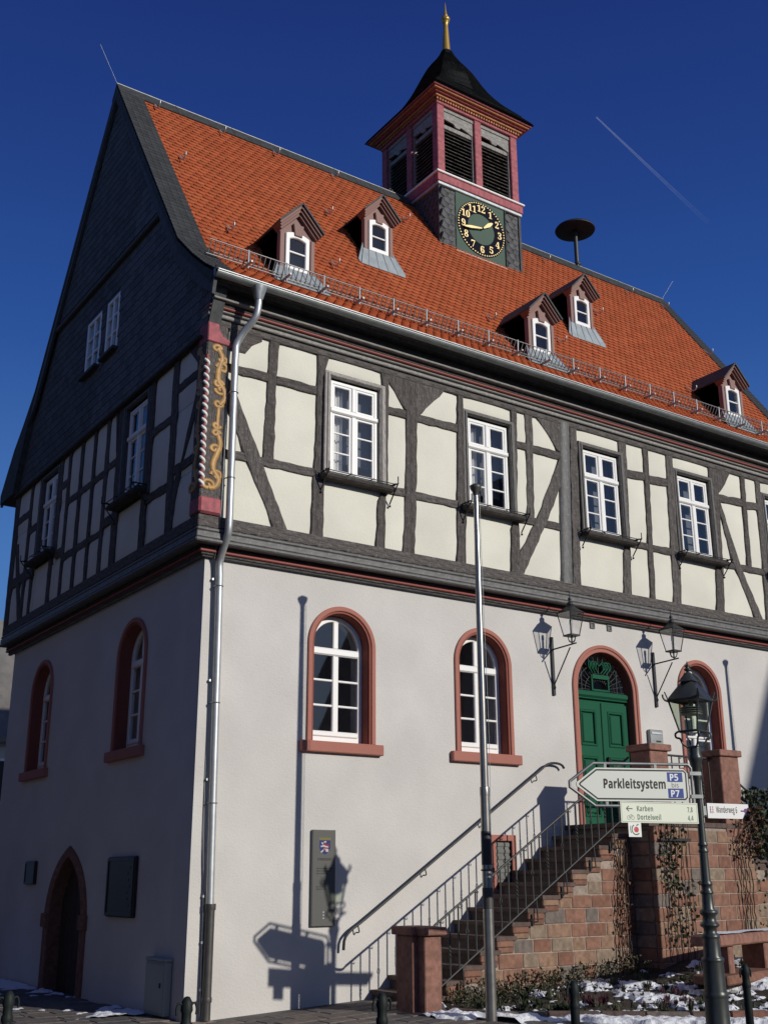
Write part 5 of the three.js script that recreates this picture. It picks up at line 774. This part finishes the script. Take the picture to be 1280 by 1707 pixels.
{
  const a = V3(4.03, 2.30, 4.985), W = .62, H = .165, t = thing('hiking_sign', 'white pointed hiking sign reading Wanderweg 6 pointing right', 'sign', [a.x, a.y, a.z]); t.rotation.y = -.13;
  const tx = canvasTex(960, 256, (c, w, h) => { c.fillStyle = '#f1f1ef'; c.fillRect(0, 0, w, h); c.fillStyle = '#2b3585'; c.beginPath(); c.moveTo(800, h); c.lineTo(930, 60); c.lineTo(w, 60); c.lineTo(w, h); c.fill(); c.fillStyle = '#6b2c74'; c.fillRect(770, 108, 110, 26); c.beginPath(); c.arc(890, 118, 44, 0, 7); c.fill();
    c.fillStyle = '#111'; c.save(); c.translate(196, 160); c.scale(.68, 1.35); c.font = 'bold 112px sans-serif'; c.fillText('Wanderweg 6', 0, 0); c.restore();
    c.lineWidth = 11; for (const [x, col] of [[70, '#33357a'], [122, '#b25a50']]) { c.strokeStyle = c.fillStyle = col; c.beginPath(); c.arc(x, 66, 13, 0, 7); c.fill(); c.beginPath(); c.moveTo(x, 80); c.lineTo(x, 124); c.lineTo(x - 18, 172); c.moveTo(x, 124); c.lineTo(x + 20, 172); c.moveTo(x - 18, 104); c.lineTo(x + 20, 104); c.stroke(); } });
  signPlate(t, [[0, 0], [W - .1, 0], [W, .12], [W, H], [0, H]], .012, tx, W, H); mesh('fixing', bg(.06, .1, .04, -.02, H / 2, -.03), M.zincDull, t);
}
[[-3.82, 5.34, 'green-black iron bollard at the lower left, nearest the shaded side'], [-2.985, 6.436, 'dark iron bollard standing before the corner downpipe'], [-1.79, 6.96, 'dark iron bollard standing before the foot of the steps'], [-.097, 7.04, 'dark iron bollard standing before the planting bed'], [2.336, 6.674, 'dark iron bollard right of the street lamp']].forEach(([x, z, l]) => {
  const t = thing('bollard', l, 'bollard', [x, 0, z], 'dark iron bollards along the street edge');
  mesh('shaft', lathe([[.055, -.02], [.055, .05], [.04, .08], [.034, .72], [.041, .73], [.041, .76], [.033, .77], [.033, .82], [.042, .84], [.036, .89], [.018, .92], [0, .925]], 14), M.bollard, t);
  for (const s of [-1, 1]) mesh('ear', tube([[s * .03, .87, 0], [s * .055, .885, 0], [s * .072, .85, 0], [s * .07, .81, 0]], .008, 10, 6), M.bollard, t);
});
// ------------------------------------------------------------ planting bed, bench, climbers
const KERB = [[2.68, 1.88], [2.86, 2.5], [3.85, 3.27], [4.66, 3.93], [5.5, 4.39], [7.0, 4.95], [9, 5.4]];
const kerbZ = x => interp(x, KERB), wallZ = x => x < XB ? ZF : ZB, wallH = x => interp(x, [[2.7, .13], [3.9, .175], [5.8, .31], [7, .5], [10, .56]]);
const bedY = (x, z) => lerp(wallH(x), .1, clamp((z - wallZ(x)) / (kerbZ(x) - wallZ(x)))) + .05 * (fbm(x * 1.7 + 9, z * 1.7 + 4, 64, 91, 3) - .5);
function field(x0, x1, nx, z0, z1, nz, fy) { const pos = [], idx = []; for (let j = 0; j <= nz; j++) for (let i = 0; i <= nx; i++) { const x = lerp(x0, x1, i / nx), za = typeof z0 === 'function' ? z0(x) : z0, zb = typeof z1 === 'function' ? z1(x) : z1, z = lerp(za, zb, j / nz); pos.push(x, fy(x, z), z); } for (let j = 0; j < nz; j++) for (let i = 0; i < nx; i++) { const a = j * (nx + 1) + i, b = a + nx + 1; idx.push(a, b, a + 1, a + 1, b, b + 1); } const g = new THREE.BufferGeometry(); g.setAttribute('position', new THREE.Float32BufferAttribute(pos, 3)); g.setIndex(idx); g.computeVertexNormals(); return g.toNonIndexed(); }
{
  struct('bed_soil', field(2.72, 9, 100, x => wallZ(x) - .05, x => kerbZ(x) - .03, 40, bedY), M.soil);
  const sn = mesh('bed_snow', field(2.72, 9, 220, x => wallZ(x) + .2, x => kerbZ(x) - .04, 110, (x, z) => bedY(x, z) + clamp((fbm(x * 2.3, z * 2.3, 64, 101, 2) * .55 + fbm(x * 9, z * 9, 128, 107, 3) * .45 - .5 - .03 * Math.min(1, Math.max(0, 5.2 - x))) * .42, -.012, .05)), M.snow); sn.userData.kind = 'stuff'; tag(sn, 'patchy snow lying between the plants of the bed', 'snow');
  const sn2 = mesh('street_snow', field(2.2, 7.5, 320, x => kerbZ(x) + .07, x => kerbZ(x) + .75, 60, (x, z) => groundY(x, z) - .01 + clamp((fbm(x * 1.6 + 3, z * 1.6, 64, 111, 2) - .45 - .3 * clamp((z - kerbZ(x) - .3) / .4)) * .45 + (fbm(x * 4, z * 4, 128, 113, 2) - .52) * .22, -.03, .035) + .06 * (fbm(x * 11, z * 11, 256, 117, 3) - .45)), M.snow); sn2.userData.kind = 'stuff'; tag(sn2, 'bank of lumpy snow along the kerb of the bed', 'snow');
  const sn3 = mesh('side_snow', field(-2.6, -.04, 150, -7.5, -.9, 320, (x, z) => -.004 + clamp((fbm(x * 1.1 + 5, z * .8 + 2, 64, 121, 2) - .53 + .06 * (x + 1.4)) * .4 + (fbm(x * 4, z * 4, 128, 123, 2) - .52) * .16, -.03, .03) + .045 * (fbm(x * 11, z * 11, 256, 127, 3) - .45)), M.snow); sn3.userData.kind = 'stuff'; tag(sn3, 'trodden snow lying along the shaded side wall', 'snow');
  const k = thing('bed_kerb', 'low brown sandstone kerb edging the planting bed', 'kerb');
  for (let i = 0; i < KERB.length - 1; i++) { const a = KERB[i], b = KERB[i + 1], L = Math.hypot(b[0] - a[0], b[1] - a[1]), n = Math.max(1, Math.round(L / .55)), ang = -Math.atan2(b[1] - a[1], b[0] - a[0]); for (let j = 0; j < n; j++) { const t = (j + .5) / n, o = mesh('kerb_stone', cbox(L / n - .012, .2, .11, .015), pick([M.stone[1], M.stone[4], M.step]), k, lerp(a[0], b[0], t), .055 + rr(-.006, .006), lerp(a[1], b[1], t)); o.rotation.y = ang; } }
}
{
  const a = [5.9, 3.3], b = [8.4, 2.62], L = Math.hypot(b[0] - a[0], b[1] - a[1]), t = thing('stone_bench', 'red sandstone bench slab with snow on it before the vine-clad wall', 'bench', [(a[0] + b[0]) / 2, .42, (a[1] + b[1]) / 2]); t.rotation.y = -Math.atan2(b[1] - a[1], b[0] - a[0]);
  mesh('seat', cbox(L, .14, .42, .02), M.pillar, t, 0, .45, -.1); mesh('plinth', cbox(L + .1, .12, .5, .02), M.stone[1], t, 0, -.02, -.05);
  for (const x of [-L * .33, L * .12, L * .42]) mesh('support', cbox(.16, .36, .34, .015), M.pillar, t, x, .2, -.12);
  const g = field(-L / 2 + .06, L / 2 - .06, 60, -.26, .06, 10, (x, z) => .518 + .03 * fbm(x * 3 + 20, z * 3 + 20, 64, 131, 3)); mesh('snow_cover', g, M.snow, t);
}
function leafG(w, l, fold = .25) { const g = new THREE.BufferGeometry(); const h = w * fold; g.setAttribute('position', new THREE.Float32BufferAttribute([0, 0, 0, -w / 2, l * .45, h, 0, l, 0, 0, 0, 0, 0, l, 0, w / 2, l * .45, h], 3)); g.computeVertexNormals(); return g; }
function leafCloud(n, place, w, l, mtx) { const out = [], d = new THREE.Object3D(); for (let i = 0; i < n; i++) { const p = place(i); d.position.set(p[0], p[1], p[2]); d.rotation.set(rr(-1.2, 1.2), rr(0, 6.28), rr(-2.6, 2.6)); d.scale.setScalar(rr(.6, 1.25)); d.updateMatrix(); out.push(leafG(w, l).applyMatrix4(d.matrix)); } return merge(out); }
{ // small winter plants, three kinds, each a thing
  const kinds = [M.leafA, M.leafB, M.heather].map((m, q) => { const gs = [], d = new THREE.Object3D(); for (let i = 0; i < (q === 2 ? 60 : 34); i++) { const a = rnd() * 6.28, r = rnd() * .06; d.position.set(r * Math.cos(a), rr(0, .05), r * Math.sin(a)); d.rotation.set(rr(.1, .9), a + 1.57, 0, 'YXZ'); d.scale.setScalar(rr(.6, 1.2)); d.updateMatrix(); gs.push(leafG(q === 2 ? .018 : .034, q === 2 ? .14 : .15).applyMatrix4(d.matrix)); } return [merge(gs), m]; });
  const lab = [['green_bedding_plant', 'small dark green winter plant poking through the snow of the bed', 'plants dotted over the snowy bed'], ['olive_bedding_plant', 'small olive-brown winter plant poking through the snow of the bed', 'olive plants dotted over the snowy bed'], ['heather', 'low purple-red heather tuft growing in the middle of the bed', 'heather tufts in the bed']];
  for (let i = 0; i < 150; i++) {
    const x = 2.9 + Math.pow(rnd(), .8) * 5.4, f = Math.pow(rnd(), .8), z = lerp(wallZ(x) + .12, kerbZ(x) - .12, f); if (x > 5.7 && z > 2.2 && z < 3.5 && Math.abs(z - lerp(3.3, 2.62, (x - 5.9) / 2.5)) < .35) continue;
    const q = (Math.abs(x - 4.9) < .75 && f > .35 && f < .8) ? 2 : rnd() < .55 ? 0 : 1; const o = mesh(lab[q][0], kinds[q][0], kinds[q][1], null, x, bedY(x, z) - .01, z); o.rotation.y = rnd() * 6.28; o.scale.setScalar(rr(.45, .85)); tag(o, lab[q][1], q === 2 ? 'heather' : 'plant', lab[q][2]);
  }
  const gc = leafCloud(1500, () => { const x = rr(2.95, 6.5), z = wallZ(x) + .04 + Math.pow(rnd(), 2) * .5; return [x, bedY(x, z) + Math.pow(rnd(), 1.5) * .3 * (.4 + .6 * vnoise(x * 2, 3, 64, 7)), z]; }, .03, .06); const o = mesh('ground_cover', gc, M.leafB); o.userData.kind = 'stuff'; tag(o, 'straggly low growth along the foot of the stair wall', 'ground cover');
  const gc2 = leafCloud(900, () => { const x = rr(2.95, 8), z = lerp(wallZ(x) + .1, kerbZ(x) - .1, rnd()); return [x, bedY(x, z) + rnd() * .06, z]; }, .028, .06); const o2 = mesh('leaf_litter', gc2, M.leafA); o2.userData.kind = 'stuff'; tag(o2, 'dark leaves and sprigs scattered over the bed', 'ground cover');
}
function climber(name, label, stems, leaves, mats) {
  const b = stems[0][0], t = thing(name, label, 'climbing plant', b, 'climbing plants on the stair wall');
  for (const s of stems) { const pts = []; for (let i = 0; i < s.length - 1; i++) { const n = 7; for (let k = 0; k < n; k++) { const q = k / n; pts.push([lerp(s[i][0], s[i + 1][0], q) - b[0] + rr(-.02, .02), lerp(s[i][1], s[i + 1][1], q) - b[1], lerp(s[i][2], s[i + 1][2], q) - b[2] + rr(-.006, .012)]); } } pts.push(s[s.length - 1].map((v, i) => v - b[i])); mesh('stem', tube(pts, rr(.006, .01), pts.length * 2, 5), M.bark, t); }
  leaves.forEach(([n, x0, x1, y0, y1, z0, z1, w], i) => { const g = leafCloud(n, () => [rr(x0, x1) - b[0], rr(y0, y1) - b[1], rr(z0, z1) - b[2]], w, w * 1.25); const o = mesh('foliage', g, mats[i % mats.length], t); });
}
climber('climbing_vine', 'leafy climber on wires at the front of the landing wall beside its dark corner', [0, 1, 2, 3, 4].map(k => [[6.72 + k * .12, .5, 1.84], [6.7 + k * .13, 1.3, 1.83], [6.74 + k * .12, 2.1, 1.83], [6.72 + k * .13, 2.62, 1.82]]), [[90, 6.68, 7.05, 1.4, 2.3, 1.82, 1.9, .06], [100, 6.75, 7.32, .7, 1.6, 1.82, 1.91, .06], [36, 6.7, 7.2, 2.0, 2.62, 1.82, 1.88, .055]], [M.leafA, M.leafB]);
climber('bare_creeper', 'mostly bare dark creeper on the stair wall left of the landing corner', [0, 1, 2, 3, 4, 5].map(k => [[6.2 + k * .055, .34, 1.36], [6.18 + k * .06, 1.0, 1.35], [6.24 + k * .045, 1.7, 1.36], [6.3 + k * .04, 2.22, 1.35]]), [[120, 6.16, 6.52, .4, 2.2, 1.34, 1.4, .045]], [M.leafDry]);
climber('ivy_climber', 'dark ivy hanging over the right part of the stair wall on red-brown stems', [0, 1, 2, 3, 4].map(k => [[8.42 + k * .06, .9, 1.84], [8.4 + k * .07, 1.5, 1.83], [8.36 + k * .06, 2.1, 1.84], [8.5 + k * .14, 2.6, 1.85]]), [[160, 8.3, 9.0, 1.95, 2.75, 1.82, 1.98, .06], [900, 8.7, 9.6, 1.95, 3.0, 1.5, 1.95, .075], [60, 8.9, 9.5, .9, 2.0, 1.6, 1.86, .05], [50, 7.05, 8.3, 2.5, 2.72, 1.82, 1.9, .05]], [M.leafDry, M.leafA, M.leafA, M.leafA]);
{ const t = thing('trellis_wires', 'dark horizontal trellis bar with thin wires on the front stair wall', 'trellis', [6.68, 2.2, ZB]); for (const [a, b] of [[0, .66], [2.05, 3.0]]) mesh('cross_bar', bg(b - a, .035, .03, (a + b) / 2, 0, .05), M.iron, t); for (const x of [.1, .3, .62, 2.45, 2.8]) mesh('wire', bar([x, -1.6, .05], [x, .45, .05], .005, 5), M.iron, t); }

// ------------------------------------------------------------ houses around
function house(name, label, x0, x1, z0, z1, eave, ridge, alongX, m, rm) {
  const t = thing(name, label, 'house', [(x0 + x1) / 2, 0, (z0 + z1) / 2]), W = (x1 - x0) / 2, D = (z1 - z0) / 2;
  mesh('wall', b2(-W, W, -.2, eave, -D, D), m, t);
  const o = .3; if (alongX) { mesh('gable', ex([[-D, eave], [D, eave], [0, ridge]], -W, W).rotateY(-Math.PI / 2), m, t); const k = (ridge - eave) / D; mesh('roof', ex([[-D - o, eave - o * k], [-D - o, eave - o * k + .2], [0, ridge + .2], [D + o, eave - o * k + .2], [D + o, eave - o * k], [0, ridge + .01]], -W - .2, W + .2).rotateY(-Math.PI / 2), rm, t); }
  else { mesh('gable', ex([[-W, eave], [W, eave], [0, ridge]], -D, D), m, t); const k = (ridge - eave) / W; mesh('roof', ex([[-W - o, eave - o * k], [-W - o, eave - o * k + .2], [0, ridge + .2], [W + o, eave - o * k + .2], [W + o, eave - o * k], [0, ridge + .01]], -D - .2, D + .2), rm, t); }
  for (const s of [-1, 1]) for (let y = 1.2; y + 1.5 < eave; y += 2.9) for (let x = -W + 1.3; x < W - .9; x += 2.3) { const w = mesh('window', cbox(1.05, 1.5, .08, .01), M.white, t, x, y + .75, s * (D + .02)); for (const q of [-.25, .25]) mesh('pane', new THREE.PlaneGeometry(.42, 1.34).toNonIndexed().rotateY(s > 0 ? 0 : Math.PI), M.black, w, q, 0, s * .045); }
  mesh('door', cbox(1.1, 2.1, .1, .02), M.doorOld, t, 0.1, 1.05, -(D + .03)); mesh('chimney', b2(-.35, .35, ridge - .6, ridge + 1, -.3, .3), M.stone[1], t, W * .4, 0, 0);
  return t;
}
house('gabled_house', 'steep-gabled pale house at right outside the view, throwing its shadow on the wall', 17.97, 26.87, 17, 27, 7.6, 17.0, false, M.wallHouse, M.houseRoof);
house('street_house', 'pale two-storey house across the street behind the viewer', -14, 2, 27, 36, 6.0, 10.2, true, M.wallHouse, M.houseRoof);
house('street_house', 'second house across the street behind the viewer, right of the first', 3.5, 14.5, 28, 37, 6.4, 10.6, true, M.plaster, M.houseRoof);
house('sky_blocker_house', 'unseen dark house across the lane, made tall and close to block sky light from the side wall', -19, -9.4, -20, 5, 9, 14.5, false, M.blockerWall, M.houseRoof);  // out of view; height, nearness and dark wall shaped to deepen side wall shade
house('background_house', 'pale house with grey roof half hidden at the far left behind the town hall', -3.6, 6.2, -37, -26, 6.4, 11.4, true, M.wallHouse, M.houseRoof);
{ // old vapour trail high in the sky
  const dir = t => V3(lerp(.633, .731, t), lerp(.644, .554, t), lerp(-.587, -.555, t)).normalize().multiplyScalar(lerp(9000, 9600, t)), tr = thing('vapour_trail_cloud', 'thin fading vapour trail across the blue sky at right', 'vapour trail'), N = 14;
  for (let k = 0; k < N; k++) { const a = dir(k / N), b = dir((k + .97) / N), o = mesh('trail_cloud', bar([a.x, a.y, a.z], [b.x, b.y, b.z], 5 + k * .9, 8), mat(.9, .93, 1, { transparent: true, opacity: .11 * Math.pow(1 - k / N, 1.5) + .005, roughness: 1 }), tr); o.castShadow = false; }
}
renderer.render(scene, camera);
